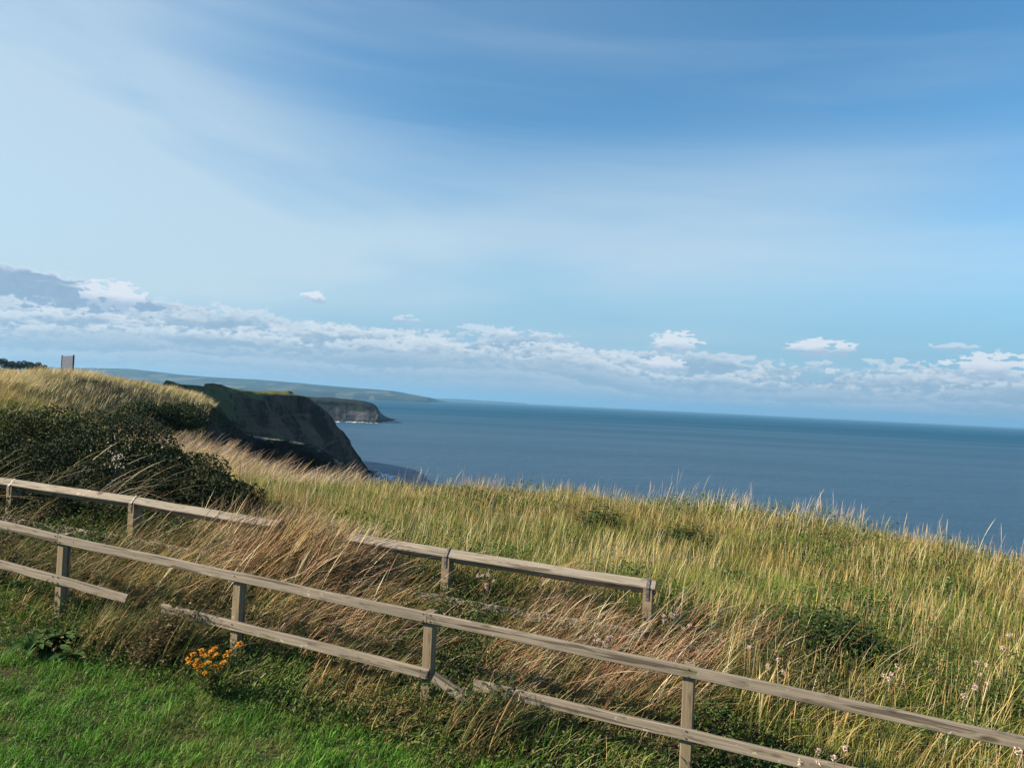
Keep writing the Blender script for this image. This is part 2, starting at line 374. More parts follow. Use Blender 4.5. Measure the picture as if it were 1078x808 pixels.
# promontory of dark clay across the cove
top = [W(176, 404, 120), W(205, 409, 140), W(232, 412.5, 160), W(258, 413.5, 185), W(285, 414, 205), W(304, 415, 222), W(318, 417, 235), W(328, 420.5, 244), W(338, 428, 252), W(347, 438, 259), W(356, 450, 266), W(365, 463, 273), W(376, 479, 282), W(391, 499.5, 294)]
bas = [W(190, 560, 105), W(215, 560, 118), W(240, 560, 130), W(262, 555, 142), W(285, 550, 155), W(305, 545, 170), W(318, 541, 182), W(329, 536, 195), W(340, 530, 209), W(349, 525, 223), W(358, 520, 237), W(367, 514, 251), W(377, 510, 266), W(391, 503, 287)]
bas = [np.array([p[0], p[1], -1.5]) for p in bas]
m1 = [(a * .88 + c * .12 + np.array([0, 0, .2 * (a[2] / 30)])) if i > 3 else (a * .62 + c * .38 + np.array([0, 0, 4.0])) for i, (a, c) in enumerate(zip(top, bas))]
m2 = [a * .5 + c * .5 + np.array([0, 0, -.5 * (a[2] / 30)]) for a, c in zip(top, bas)]
kn = [min(1, max(0, (i - 5) / 5)) for i in range(len(top))]
bk = [np.array([a[0] - 6 - 5 * k, a[1] + 22, max(-1.5, (a[2] - .4) - 8 * k)]) for a, k in zip(top, kn)]
bk2 = [np.array([a[0] - 30 - 20 * k, a[1] + 100, max(-1.5, a[2] - 2 - 36 * k)]) for a, k in zip(top, kn)]
bk3 = [np.array([a[0] - 70, a[1] + 170, -1.5]) for a in top]
loft('promontory_cliff', [bk3, bk2, bk, top, m1, m2, bas], 300, 150, M_PROM, 3.4, 9, 21, 1.0)
# far headland with rock cliffs
m, nt, b = mat('headland_rock', .95, .1)
v = coords(nt, 'Object'); geo = nt.nodes.new('ShaderNodeNewGeometry'); sp_ = nt.nodes.new('ShaderNodeSeparateXYZ'); nt.links.new(geo.outputs['Position'], sp_.inputs[0])
z_ = S(nt, sp_.outputs[2]); x_ = S(nt, sp_.outputs[0])
n = noise(nt, v, .05, 6, .7); n2 = noise(nt, coords(nt, 'Object', (.10, .02, .015)), 1, 5, .6)
rock = mixc(nt, smooth(nt, n2, .40, .60), (.018, .017, .019), (.085, .08, .085))
col = mixc(nt, smooth(nt, z_ + (n - .5) * 12, 11.5, 13), rock, (.013, .015, .012))
col = mixc(nt, smooth(nt, z_ + (n - .5) * 4, 3.2, 1.8), col, (.02, .02, .02))
nt.links.new(col, b.inputs['Base Color']); bump(nt, b, n2 + n, .8, 3)
M_ROCK = m
ht = [W(262, 415, 850), W(290, 417, 850), W(312, 418.8, 850), W(335, 420.0, 850), W(352, 420.8, 850), W(370, 422, 850), W(384, 423.5, 850), W(394, 425.5, 848), W(401, 428.5, 846), W(405, 433, 844)]
hb = [np.array([p[0] + 2, p[1] - 12, 8.0]) for p in ht]
hc = [np.array([p[0] + 3, p[1] - 15, 1.2]) for p in ht]; hd = [np.array([p[0] + 5, p[1] - 26, -1.5]) for p in ht]
hk = [p + np.array([-10, 60, 0]) for p in ht]; hl = [np.array([p[0] - 50, p[1] + 200, -1.5]) for p in ht]
hm = [np.array([p[0] + 1, p[1] - 7, p[2] * .62 + 2]) for p in ht]
last = [np.array([W(406.5, 441, 842)[0], 842, 1.0])] * 1
rows = [hl, hk, ht, hm, hb, hc, hd]
rows = [list(r) + [np.array([last[0][0], r[-1][1] + 4, min(r[-1][2], 1.5)])] + [np.array([last[0][0] + 1.2, r[-1][1] + 8, -1.5])] for r in rows]
rows = [[p + np.array([-8, 0, 0]) for p in r] for r in rows]
loft('headland_cliff', rows, 260, 70, M_ROCK, 5, 12, 31, 1.8)
# distant coast and hills
m, nt, b = mat('far_fields', .95, .1)
v = coords(nt, 'Object', (1, .4, 0)); vo = nt.nodes.new('ShaderNodeTexVoronoi'); vo.inputs['Scale'].default_value = .013; nt.links.new(v, vo.inputs['Vector'])
sc = nt.nodes.new('ShaderNodeSeparateColor'); nt.links.new(vo.outputs['Color'], sc.inputs[0]); k = S(nt, sc.outputs[0])
col = ramp(nt, k, [(.0, (.006, .014, .012)), (.45, (.014, .026, .018)), (.74, (.025, .036, .024)), (.80, (.07, .072, .055)), (1, (.09, .088, .07))])
col = mixc(nt, smooth(nt, noise(nt, coords(nt, 'Object', (.004, .002, .01)), 1, 6, .65), .52, .60), col, (.02, .035, .02))
nt.links.new(col, b.inputs['Base Color'])
M_FAR = m
prof = [(-40, 384), (40, 386.5), (90, 388.2), (140, 389.3), (175, 392.5), (205, 395.5), (240, 398), (270, 399.6), (300, 402), (330, 404.5), (360, 407.2), (395, 410), (415, 412), (435, 415.5), (452, 418.6)]
r1 = [W(x, y, 5600) for x, y in prof]
r0 = [np.array([p[0], 7400, -3]) for p in r1]
r2 = [np.array([p[0] * 5050 / 5600, 5050, 1 + (p[2] - 1) * .62]) for p in r1]
r3 = [np.array([p[0] * 4700 / 5600, 4700, 4 + (p[2]) * .36]) for p in r1]
r4 = [np.array([p[0] * 4640 / 5600, 4640, -2]) for p in r1]
loft('distant_hills', [r0, r1, r2, r3, r4], 240, 40, M_FAR, 60, 500, 41, 9)
pf = [(425, 418.5), (450, 418.8), (480, 419.6), (505, 421.1), (530, 422.6), (555, 424.3)]
q1 = [W(x, y, 11500) for x, y in pf]; q0 = [p * np.array([1, 1.1, 0]) + np.array([0, 0, -3]) for p in q1]; q2 = [p * np.array([.97, .97, 0]) + np.array([0, 0, -3]) for p in q1]
loft('far_shoreline_hills', [q0, q1, q2], 80, 10, M_FAR, 60, 500, 51, 6)

# ---------------------------------------------------------------- sea
m, nt, b = mat('sea_water', .18, .03); b.inputs['IOR'].default_value = 1.33
v = coords(nt, 'Object'); geo = nt.nodes.new('ShaderNodeNewGeometry')
big = noise(nt, coords(nt, 'Object', (.0012, .006, 1), (0, 0, R(-8))), 1, 6, .6)
mid = noise(nt, coords(nt, 'Object', (.010, .045, 1), (0, 0, R(-6))), 1, 6, .6)
col = mixc(nt, smooth(nt, big, .40, .62), (.001, .048, .096), (.002, .058, .108))
col = mixc(nt, smooth(nt, mid, .5, .72) * .5, col, (.010, .058, .095))
sp_ = nt.nodes.new('ShaderNodeSeparateXYZ'); nt.links.new(geo.outputs['Position'], sp_.inputs[0])
shoal = smooth(nt, S(nt, sp_.outputs[1]) + (big - .5) * 900, 1900, 250)
col = mixc(nt, shoal * .85, col, mixc(nt, mid, (.024, .066, .112), (.048, .090, .140)))
nt.links.new(col, b.inputs['Base Color'])
nt.links.new((shoal * .6 + .03).k, b.inputs['Specular IOR Level'])
w1 = noise(nt, coords(nt, 'Object', (.16, .45, 1), (0, 0, R(-10))), 1, 8, .62)
w2 = noise(nt, coords(nt, 'Object', (.03, .09, 1), (0, 0, R(12))), 1, 8, .6)
bump(nt, b, w1 * .5 + w2 * 1.6, 1.0, 1.6)
rg = (smooth(nt, big, .35, .65) * .10) + .42
nt.links.new(rg.k, b.inputs['Roughness'])
M_SEA = m
rad = np.r_[0, np.geomspace(20, 21000, 90)]; th = np.linspace(0, 2 * math.pi, 193)
P = np.stack(np.broadcast_arrays(np.cos(th)[:, None] * rad, np.sin(th)[:, None] * rad, 0 * th[:, None]), -1)
grid_mesh('sea', P, M_SEA)['kind'] = 'structure'
HAZE = 9e-5; EXPO = 1.10

# ---------------------------------------------------------------- surf and shore rocks below the promontory
m, nt, b = mat('sea_foam', .6, .3); b.inputs['Base Color'].default_value = (.75, .78, .80, 1); M_FOAM = m
def blobs(name, cen, size, m, flat=.4, seg=7, kind=None, smoothf=False, col=None):
    Vs = []; Fs = []; n = 0; cs = []
    for k, (c, s) in enumerate(zip(cen, size)):
        for j, (ph, zz) in enumerate(((.0, -.2), (.5, .45), (1., .95))):
            rr = (1.0, .85, .45)[j]
            for i in range(seg):
                a = 2 * math.pi * (i + ph) / seg; q = rr * random.uniform(.75, 1.2)
                Vs.append((c[0] + math.cos(a) * s * q, c[1] + math.sin(a) * s * q, c[2] + zz * s * flat * random.uniform(.8, 1.2)))
        for r in range(2):
            for i in range(seg):
                a = n + r * seg + i; d = n + r * seg + (i + 1) % seg
                Fs.append((a, d, d + seg, a + seg))
        Fs.append(tuple(n + 2 * seg + i for i in range(seg))); n += 3 * seg
        if col is not None: cs += [col[k]] * (3 * seg)
    return raw_mesh(name, np.array(Vs), [i for f in Fs for i in f], [len(f) for f in Fs], m, smoothf=smoothf, col=np.array(cs) if col is not None else None)
cen = []; sz = []
for i in range(90):
    t = random.random(); p = W(384 + 32 * t, 495.5 + 7 * t + random.gauss(0, 1.7), 1.0); d = p - np.array([0, 0, EYE]); s = (EYE) / -d[2]
    cen.append((d[0] * s, d[1] * s, .02)); sz.append(random.uniform(.25, 1.2))
tag(blobs('surf_foam', cen, sz, M_FOAM, .05), kind='stuff')
m, nt, b = mat('wet_boulder', .6, .4); nt.links.new(ramp(nt, noise(nt, coords(nt), .8, 5), [(.35, (.015, .014, .013)), (.7, (.07, .06, .05))]), b.inputs['Base Color']); M_BOULD = m
cen = []; sz = []
for i in range(150):
    t = random.random() ** 1.4; p = W(376 + 26 * t, 493 + 8 * t + random.gauss(0, 1.6), 1.0); d = p - np.array([0, 0, EYE]); s = EYE / -d[2]
    cen.append((d[0] * s, d[1] * s, .1)); sz.append(random.uniform(.3, 1.1) * (1.25 - t))
tag(blobs('shore_rubble', cen, sz, M_BOULD, .7), kind='stuff')
cen = []; sz = []
for i in range(70):
    t = random.random(); p = W(335 + 76 * t, 443.5 + 1.2 * t + random.gauss(0, .35), 1.0); d = p - np.array([0, 0, EYE]); s = EYE / -d[2]
    cen.append((d[0] * s, d[1] * s, .05)); sz.append(random.uniform(.6, 2.2))
tag(blobs('headland_surf_foam', cen, sz, M_FOAM, .08), kind='stuff')

# ---------------------------------------------------------------- timber
def plank(name, p0, p1, w, h, m, parent, roll=0., warp=.004, seg=26, bev=.006, end_cut=0.):
    """board from p0 to p1; w = thickness (depth), h = height; edges chamfered, slightly uneven"""
    p0 = Vector(p0); p1 = Vector(p1); d = p1 - p0; L = d.length; X = d.normalized()
    Y = Vector((0, 0, 1)).cross(X).normalized(); Z = X.cross(Y)
    a, c = w / 2, h / 2
    ring = [(-a + bev, -c), (a - bev, -c), (a, -c + bev), (a, c - bev), (a - bev, c), (-a + bev, c), (-a, c - bev), (-a, -c + bev)]
    cr_, sr_ = math.cos(roll), math.sin(roll)
    ring = [(y * cr_ - z * sr_, y * sr_ + z * cr_) for y, z in ring]
    n = len(ring); o1, o2 = random.random() * 50, random.random() * 50
    V = []
    if end_cut: seg = max(seg, int(L / .03))
    for i in range(seg + 1):
        t = i / seg; x = (t - .5) * L
        wy = (float(fbm(t * L * 1.3 + o1, o2, 2)) - .5) * warp * 2; wz = (float(fbm(t * L * 1.3 + o2, o1, 2)) - .5) * warp * 2
        for k, (y, z) in enumerate(ring):
            j = (float(fbm(t * L * 5 + o1 + k * 3.1, o2 + k, 2)) - .5) * .006
            ex = (end_cut * z - random.uniform(0, .028) if i == seg and end_cut else 0) + (random.uniform(-.006, .006) if i in (0, seg) else 0)
            V.append((x + ex, y * (1 + j * 8) + wy, z * (1 + j * 8) + wz))
    F_ = []
    for i in range(seg):
        for k in range(n): a0 = i * n + k; a1 = i * n + (k + 1) % n; F_.append((a0, a0 + n, a1 + n, a1)[::-1])
    F_.append(tuple(range(n))); F_.append(tuple(range(seg * n, seg * n + n))[::-1])
    o = raw_mesh(name, np.array(V), [i for f in F_ for i in f], [len(f) for f in F_], m)
    bm_fix(o)
    o.parent = parent; M = Matrix((X, Y, Z)).transposed().to_4x4(); M.translation = (p0 + p1) / 2 - parent.location
    o.matrix_local = M
    return o
def bm_fix(o):
    import bmesh
    bm = bmesh.new(); bm.from_mesh(o.data); bmesh.ops.recalc_face_normals(bm, faces=bm.faces); bm.to_mesh(o.data); bm.free()
def prism(name, prof, width, m, parent, M, smoothf=False):
    """profile (y,z) extruded along x by width, placed by matrix M"""
    n = len(prof); V = [(-width / 2, y, z) for y, z in prof] + [(width / 2, y, z) for y, z in prof]
    F_ = [tuple(range(n)), tuple(range(n, 2 * n))] + [(i, (i + 1) % n, (i + 1) % n + n, i + n) for i in range(n)]
    o = raw_mesh(name, np.array(V), [i for f in F_ for i in f], [len(f) for f in F_], m)
    bm_fix(o); o.parent = parent; M = M.copy(); M.translation = M.translation - parent.location; o.matrix_local = M
    return o
CF = .335
# ---- near fence: two boards nailed to square posts
near_tops = [W(62, 567, 5.3 / (1 + CF * -.585)), W(248, 609, 5.3 / (1 + CF * -.351)), W(450, 649.5, 5.3 / (1 + CF * -.096)), W(725, 707.5, 5.3 / (1 + CF * .251))]
dl = near_tops[0] - near_tops[1]; dr = near_tops[3] - near_tops[2]
near_tops = [near_tops[0] + dl * 1.0 + np.array([0, 0, .02])] + near_tops + [near_tops[3] + dr * np.array([1.08, 1.08, 1.02]), near_tops[3] + dr * np.array([2.1, 2.1, 2.0])]
near_lows = [p + np.array([0, 0, -o_]) for p, o_ in zip(near_tops, (.34, .348, .375, .398, .388, .39, .39))]
fx = near_tops[4] - near_tops[1]; fx[2] = 0; fx /= np.linalg.norm(fx); fn = np.array([fx[1], -fx[0], 0])     # fn points to the camera side
if fn[1] > 0: fn = -fn
root = empty('post_and_rail_fence', tuple(np.array([near_tops[3][0], near_tops[3][1], float(ground(np.array([near_tops[3][0]]), np.array([near_tops[3][1]]))[0][0])])))
tag(root, 'weathered two-rail timber fence with flat boards, the taller fence beside the mown lawn', 'fence')
def upright(name, p, w, dpt, top, bottom, m, parent):
    V = Vector((p[0], p[1], bottom)); T = Vector((p[0] + random.uniform(-.01, .01), p[1], top))
    return plank(name, V, T, w, dpt, m, parent, roll=0, seg=14, warp=.002)
PO = .044 + .017
for i, p in enumerate(near_tops):
    q = p - fn * (PO)
    gz0 = float(ground(np.array([q[0]]), np.array([q[1]]))[0][0])
    # post as a board standing upright, rotated to the fence line
    o = plank('post', (0, 0, 0), (0, 0, 1), .074, .082, M_POST, root, seg=14, warp=.0015)
    h = p[2] + .030 + random.uniform(-.004, .010) - (gz0 - .25)
    X = Vector((0, 0, 1)); Yv = Vector(fx); Zv = X.cross(Yv)
    M = Matrix((X, Yv, Zv)).transposed().to_4x4()
    for vv in o.data.vertices: vv.co.x *= h
    M.translation = Vector((q[0], q[1], gz0 - .25 + h / 2)) - root.location; o.matrix_local = M
cuts = [0, 1, 3, 5, 6]
for a0, a1 in zip(cuts[:-1], cuts[1:]):
    d_ = near_tops[a1] - near_tops[a0]; d_ = d_ / np.linalg.norm(d_)
    plank('top_rail', near_tops[a0] + d_ * .003, near_tops[a1] - d_ * .003, .030, .073, M_RAIL, root, seg=40, warp=.007, bev=.004)
def on_low(i, t): return near_lows[i] * (1 - t) + near_lows[i + 1] * t
for p0, p1, cut in ((near_lows[0], on_low(1, .43), .35), (on_low(1, .62), near_lows[3] + fx * .05, .3), (on_low(3, .205), near_lows[5], 0), (near_lows[5], near_lows[6], 0)):
    plank('lower_rail', p0 + fx * .003, p1 - fx * .003, .030, .073, M_RAIL, root, seg=40, warp=.007, bev=.004, end_cut=cut)
q0 = near_lows[3] + fx * .07 + np.array([0, 0, -.012]); plank('broken_rail_end', q0, q0 + fx * .30 + np.array([0, 0, -.13]), .030, .075, M_RAIL, root, seg=14, warp=.004, bev=.004, end_cut=.4)
# nail heads on the boards
for rows_ in (near_tops, near_lows):
    for i, p in enumerate(rows_[:-1]):
        for sx in ((-.02, .02) if i in (1, 3, 5) else (0,)):
            for dz in (-.022, .024):
                c = p + fx * sx * 1.4 + fn * .0175 + np.array([0, 0, dz])
                V = [(math.cos(t) * .005, 0, math.sin(t) * .005) for t in np.linspace(0, 2 * math.pi, 9)[:-1]]
                V = [np.array([fx[0] * v_[0], fx[1] * v_[0], v_[2]]) + fn * e + c - np.array(root.location) for e in (-.004, .0015) for v_ in V]
                F_ = [tuple(range(8, 16))] + [(k, (k + 1) % 8, (k + 1) % 8 + 8, k + 8) for k in range(8)]
                o = raw_mesh('nail', np.array(V), [q for f in F_ for q in f], [len(f) for f in F_], M_NAIL); o.parent = root

# ---- back fence: square beam set on edge in notched posts, held by steel straps
B0 = 6.84
bt = {0: W(15, 510.5, B0 / (1 - CF * .6475)), 1: W(143, 528.5, B0 / (1 - CF * .487)), 3: W(472, 584, B0 / (1 - CF * .0728)), 4: W(683, 617, B0 / (1 + CF * .1925))}
bt[2] = (bt[1] + bt[3]) / 2; bt[2][2] += .0
bt[-1] = bt[0] * 2 - bt[1]
gx4 = bt[4] - bt[3]; gx4 = gx4 / np.linalg.norm(gx4)
root2 = empty('knee_rail_fence', tuple(np.array([bt[3][0], bt[3][1], float(ground(np.array([bt[3][0]]), np.array([bt[3][1]]))[0][0])])))
tag(root2, 'low old timber fence with a square beam set on edge in notched posts', 'fence')
S_ = .092; HD = S_ / math.sqrt(2)
bx_ = bt[4] - bt[0]; bx_[2] = 0; bx_ /= np.linalg.norm(bx_); bn = np.array([bx_[1], -bx_[0], 0]); bn = -bn if bn[1] > 0 else bn
for i in (-1, 0, 1, 2, 3, 4):
    p = bt[i]; gz0 = float(ground(np.array([p[0]]), np.array([p[1]]))[0][0]); zb = gz0 - .3 - p[2]
    Yv = Vector(-bn); Xv = Vector(bx_); M = Matrix((Xv, Yv, Vector((0, 0, 1)))).transposed().to_4x4(); M.translation = Vector(p)
    pd = .062; lip = -.012
    prof_ = [(-pd, zb), (pd, zb), (pd, lip), (HD + lip, lip) if HD + lip < pd else (pd, lip), (0, -HD - .002), (-HD - lip, lip) if HD + lip < pd else (-pd, lip), (-pd, lip)]
    prof_ = [(-pd, zb), (pd, zb), (pd, -HD - .002 + pd), (0, -HD - .002), (-pd, -HD - .002 + pd)]
    po = prism('post', prof_, .074, M_POST, root2, M)
    # strap over the beam
    t1, t2 = HD + .003, HD + .008
    oy = pd + .002; zt = -.10
    so_ = [(-oy, zt), (-oy - .004, zt), (-oy - .004, -HD + pd + .01), (-t2, 0.0), (0, t2 + .002), (t2, 0.0), (oy + .004, -HD + pd + .01), (oy + .004, zt), (oy, zt), (oy, -HD + pd), (t1, -.0), (0, t1), (-t1, 0), (-oy, -HD + pd)]
    st = prism('strap', so_, .026, M_STEEL, root2, M); 
def beam(nm, i, j, e0=.004, e1=-.004, dz=0., w=S_, roll=math.pi / 4, m=M_OLD, h=None, wp=.012):
    d_ = bt[j] - bt[i]; L = np.linalg.norm(d_); d_ = d_ / L
    return plank(nm, bt[i] + d_ * e0 + np.array([0, 0, dz]), bt[j] + d_ * e1 + np.array([0, 0, dz]), w, h or w, m, root2, roll=roll, warp=wp, seg=44, bev=.007)
beam('beam', -1, 1, 0, -.004); beam('beam', 1, 2, .004, .03); bt[5] = bt[2] * .56 + bt[3] * .44; beam('beam', 5, 3, 0, -.004, wp=.008)
beam('beam', 3, 4, .004, .055, wp=.006)
# lower board on the posts, nearly grown over
for i, j in ((-1, 1), (1, 3), (3, 4)):
    d_ = bt[j] - bt[i]; d_ = d_ / np.linalg.norm(d_); o_ = bn * (.062 + .022) + np.array([0, 0, -.395])
    plank('lower_rail', bt[i] + d_ * .004 + o_, bt[j] - d_ * .004 + o_, .038, .085, M_OLD, root2, seg=30, warp=.01)

# ---------------------------------------------------------------- notice board on the mound
m, nt, b = mat('board_back', .6, .3)
nt.links.new(ramp(nt, noise(nt, coords(nt, 'Object', (2, 2, 9)), 1, 4), [(.35, (.05, .056, .085)), (.7, (.075, .082, .12))]), b.inputs['Base Color']); M_BOARD = m
m, nt, b = mat('board_post', .7, .3); nt.links.new(ramp(nt, noise(nt, coords(nt, 'Object', (9, 9, 2)), 1, 4), [(.35, (.03, .03, .04)), (.7, (.07, .065, .07))]), b.inputs['Base Color']); M_BPOST = m
bl = W(65.6, 375.2, 55.6); br_ = W(77.6, 373.2, 53.4)
gz0 = float(land(np.array([(bl[0] + br_[0]) / 2]), np.array([54.5]))[0])
root3 = empty('notice_board', ((bl[0] + br_[0]) / 2, 54.5, gz0)); tag(root3, 'tall grey notice board on two dark posts standing on the grassy skyline', 'notice board')
ct = (bl + br_) / 2; X = Vector(((br_ - bl)[0], (br_ - bl)[1], 0)); Lb = X.length; X.normalize(); Yv = Vector((0, 0, 1)).cross(X)
M = Matrix((X, Yv, Vector((0, 0, 1)))).transposed().to_4x4(); tz = ct[2]; 
def boxm(nm, w, d, z0, z1, xo, m, parent, yo=0., bev=.01):
    Mx = M.copy(); Mx.translation = Vector((ct[0], ct[1], 0)) + X * xo + Yv * yo
    pr = [(-d / 2, z0), (d / 2, z0), (d / 2, z1 - bev), (d / 2 - bev, z1), (-d / 2 + bev, z1), (-d / 2, z1 - bev)]
    return prism(nm, pr, w, m, parent, Mx)
boxm('panel', Lb - .10, .03, tz - 1.22, tz - .02, 0, M_BOARD, root3)
for s in (-1, 1): boxm('post', .10, .10, gz0 - .4, tz + .03, s * (Lb / 2), M_BPOST, root3)
for zz in (tz - .02, tz - .42, tz - .85): boxm('batten', Lb - .10, .03, zz - .05, zz, 0, M_BPOST, root3, yo=.0325)

# ---------------------------------------------------------------- ship on the horizon
m, nt, b = mat('white_paint', .4, .5); nt.links.new(ramp(nt, noise(nt, coords(nt), .2, 3), [(.3, (.72, .74, .75)), (.7, (.82, .82, .80))]), b.inputs['Base Color']); M_WHITE = m
sp0 = W(969.5, 444.6, 17000); root4 = empty('ship', (sp0[0], sp0[1], 0)); tag(root4, 'tiny white ship on the sea horizon', 'ship')
def hull_mesh(nm, L, B, z0, z1, m, x0=0., tap=.25):
    V = []; N_ = 14
    for k in range(N_ + 1):
        t = k / N_; w = B / 2 * min(1, (1 - abs(2 * t - 1) ** 3) * 1.0 + .08)
        for (zz, ww, xx) in ((z0, .7, 0), (z1, 1, (t - .5) * tap * B)):
            for s in (-1, 1): V.append((x0 + (t - .5) * L + xx, s * w * ww, zz))
    F_ = []
    for k in range(N_):
        a = 4 * k; c = a + 4; F_ += [(a, c, c + 2, a + 2), (a + 1, a + 3, c + 3, c + 1), (a + 2, c + 2, c + 3, a + 3), (a, a + 1, c + 1, c)]
    F_ += [(0, 2, 3, 1), (4 * N_, 4 * N_ + 1, 4 * N_ + 3, 4 * N_ + 2)]
    o = raw_mesh(nm, np.array(V), [i for f in F_ for i in f], [len(f) for f in F_], m, parent=root4); bm_fix(o); return o
hull_mesh('hull', 120, 22, -1, 16, M_WHITE); hull_mesh('superstructure', 84, 19, 16.05, 33, M_WHITE, -6, .1); hull_mesh('bridge', 26, 17, 33.05, 40, M_WHITE, 20, .1); hull_mesh('funnel', 12, 7, 33.05, 46, M_BPOST, -28, .1)
root4.rotation_euler.z = .3

# ---------------------------------------------------------------- vegetation machinery
def blades(name, P, L, ang, dirv, w, c0, c1, m, prof=(1., .9, .6, 0.), wind=.0, parent=None, loc=None, jitter=.35, power=1.6):
    """curved ribbons: base P, length L, lean angle ang (rad) at the tip towards dirv (n,2), base/tip colours"""
    n = len(P); k = len(prof) - 1
    L = np.broadcast_to(L, (n,)); w = np.broadcast_to(w, (n,)); ang = np.broadcast_to(ang, (n,))
    ph = rng.uniform(0, 2 * math.pi, n); wd = np.stack((np.cos(ph), np.sin(ph), np.zeros(n)), -1)
    # ribbons turn their flat side across the lean as real leaves do, partly at random
    V = np.zeros((n, 2 * k + 1, 3), np.float32); Cc = np.zeros((n, 2 * k + 1, 3), np.float32)
    bendv = rng.normal(0, jitter * .2, (n, 2))
    for j in range(k + 1):
        t = j / k; hz = np.sin(ang) * t ** power * L; up = L * t * (1 - (1 - np.cos(ang)) * t)
        c = np.empty((n, 3)); c[:, :2] = P[:, :2] + dirv * hz[:, None] + bendv * (L * t ** 2)[:, None]; c[:, 2] = P[:, 2] + up
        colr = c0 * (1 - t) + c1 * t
        if j < k:
            o = wd * (w * prof[j] / 2)[:, None]; V[:, 2 * j] = c - o; V[:, 2 * j + 1] = c + o; Cc[:, 2 * j] = colr; Cc[:, 2 * j + 1] = colr
        else: V[:, 2 * k] = c; Cc[:, 2 * k] = colr
    base = (np.arange(n) * (2 * k + 1))[:, None]
    fl = []; 
    pat = []
    for j in range(k - 1): pat += [2 * j, 2 * j + 1, 2 * j + 3, 2 * j + 2]
    pat += [2 * k - 2, 2 * k - 1, 2 * k]
    faces = (base + np.array(pat)[None]).ravel(); tot = np.tile([4] * (k - 1) + [3], n)
    return raw_mesh(name, V.reshape(-1, 3), faces, tot, m, col=Cc.reshape(-1, 3), parent=parent, loc=loc)
def leaves(name, P, N, size, colr, m, parent=None, loc=None, asp=.55):
    """folded leaf: two triangles pairs (6 verts)"""
    n = len(P); N = N / np.linalg.norm(N, axis=1, keepdims=True)
    r = rng.normal(size=(n, 3)); T = np.cross(N, r); T /= np.linalg.norm(T, axis=1, keepdims=True) + 1e-9; B = np.cross(N, T)
    s = np.broadcast_to(size, (n,))[:, None]
    V = np.stack((P - T * s * .5, P - T * s * .05 + B * s * asp * .5 + N * s * .12, P + T * s * .5 - N * s * .08, P - T * s * .05 - B * s * asp * .5 + N * s * .12), 1)
    f = (np.arange(n) * 4)[:, None] + np.array([0, 1, 2, 0, 2, 3])[None]
    return raw_mesh(name, V.reshape(-1, 3), f.ravel(), np.full(2 * n, 3), m, col=np.repeat(colr, 4, 0), parent=parent, loc=loc)
def scatter(n, r0, r1, a0=-40, a1=40, p=0.):
    """points in a wedge round the camera foot, density falling as r^(p-1)"""
    b0, b1 = (-54 if a0 <= -40 else a0), (54 if a1 >= 40 else 36 if a1 == 12 else a1); n = int(n * (b1 - b0) / (a1 - a0))
    a = R(1) * rng.uniform(b0, b1, n); u = rng.random(n)
    if abs(p + 1) < 1e-6: r = r0 * (r1 / r0) ** u
    else: r = (r0 ** (p + 1) + u * (r1 ** (p + 1) - r0 ** (p + 1))) ** (1 / (p + 1))
    return np.sin(a) * r, np.cos(a) * r
def project(x, y, z):
    v = np.stack((x, y, z - EYE), -1) @ MCn; return 539 + F * v[..., 0] / -v[..., 2], 404 - F * v[..., 1] / -v[..., 2]
def d_near(x, y): return (y - (5.3 - CF * x)) * .948
def d_back(x, y): return (y - (B0 - CF * x)) * .948
def pal(n, stops, var=.18):
    """random colours: stops [(weight, rgb)]"""
    wts = np.array([s[0] for s in stops], float); wts /= wts.sum(); idx = rng.choice(len(stops), n, p=wts)
    c = np.array([s[1] for s in stops])[idx]; return np.clip(c * rng.normal(1, var, (n, 1)) * rng.normal(1, var * .25, (n, 3)), .004, .9)
def mixv(a, b, f): return a * (1 - f[:, None]) + b * f[:, None]
def tone(x, y, seed, a=.55, b=.9, s=3.2): return (a + b * fbm(x * s, y * s, 3, seed))[:, None]
def on_ground(x, y, pad=-.01):
    z, d = ground(x, y); return np.stack((x, y, z + pad), -1), d
def dirs(n, ang, sd):
    a = rng.normal(ang, sd, n); return np.stack((np.cos(a), np.sin(a)), -1)
G_GREEN = (.085, .17, .022); G_YEL = (.25, .235, .045); STRAW = (.46, .31, .13); RUSS = (.33, .13, .065); PALE = (.50, .41, .28); DARK = (.035, .065, .015); OLIVE = (.15, .155, .035)

# ---- lawn
x, y = scatter(230000, 2.8, 9.5, -43, 12, 0.)
k = d_near(x, y) < -.30 + (fbm(x * 2, y * 2, 3, 6) - .5) * .5 + .62 * sstep(-1.8, -3.4, x); x, y = x[k], y[k]
P, _ = on_ground(x, y); n = len(x)
patch = fbm(x * 3, y * 3, 4, 1); c = mixv(pal(n, [(3, (.065, .18, .012)), (2, (.11, .25, .025)), (1, (.035, .09, .012)), (.25, (.30, .27, .10))]), pal(n, [(3, (.12, .19, .03)), (1, (.20, .19, .06))]), sstep(.5, .75, patch))
L = rng.uniform(.04, .10, n) * (.35 + 1.5 * fbm(x * 7, y * 7, 3, 9) ** 1.3); c = c * tone(x, y, 19, .6, 1.2, 6)
tag(blades('lawn_grass', P, L, rng.uniform(.2, 1.2, n), dirs(n, .2, 1.2), rng.uniform(.003, .006, n), c * .8, c * 1.15, M_GRASS, prof=(1, .8, 0)), kind='stuff')

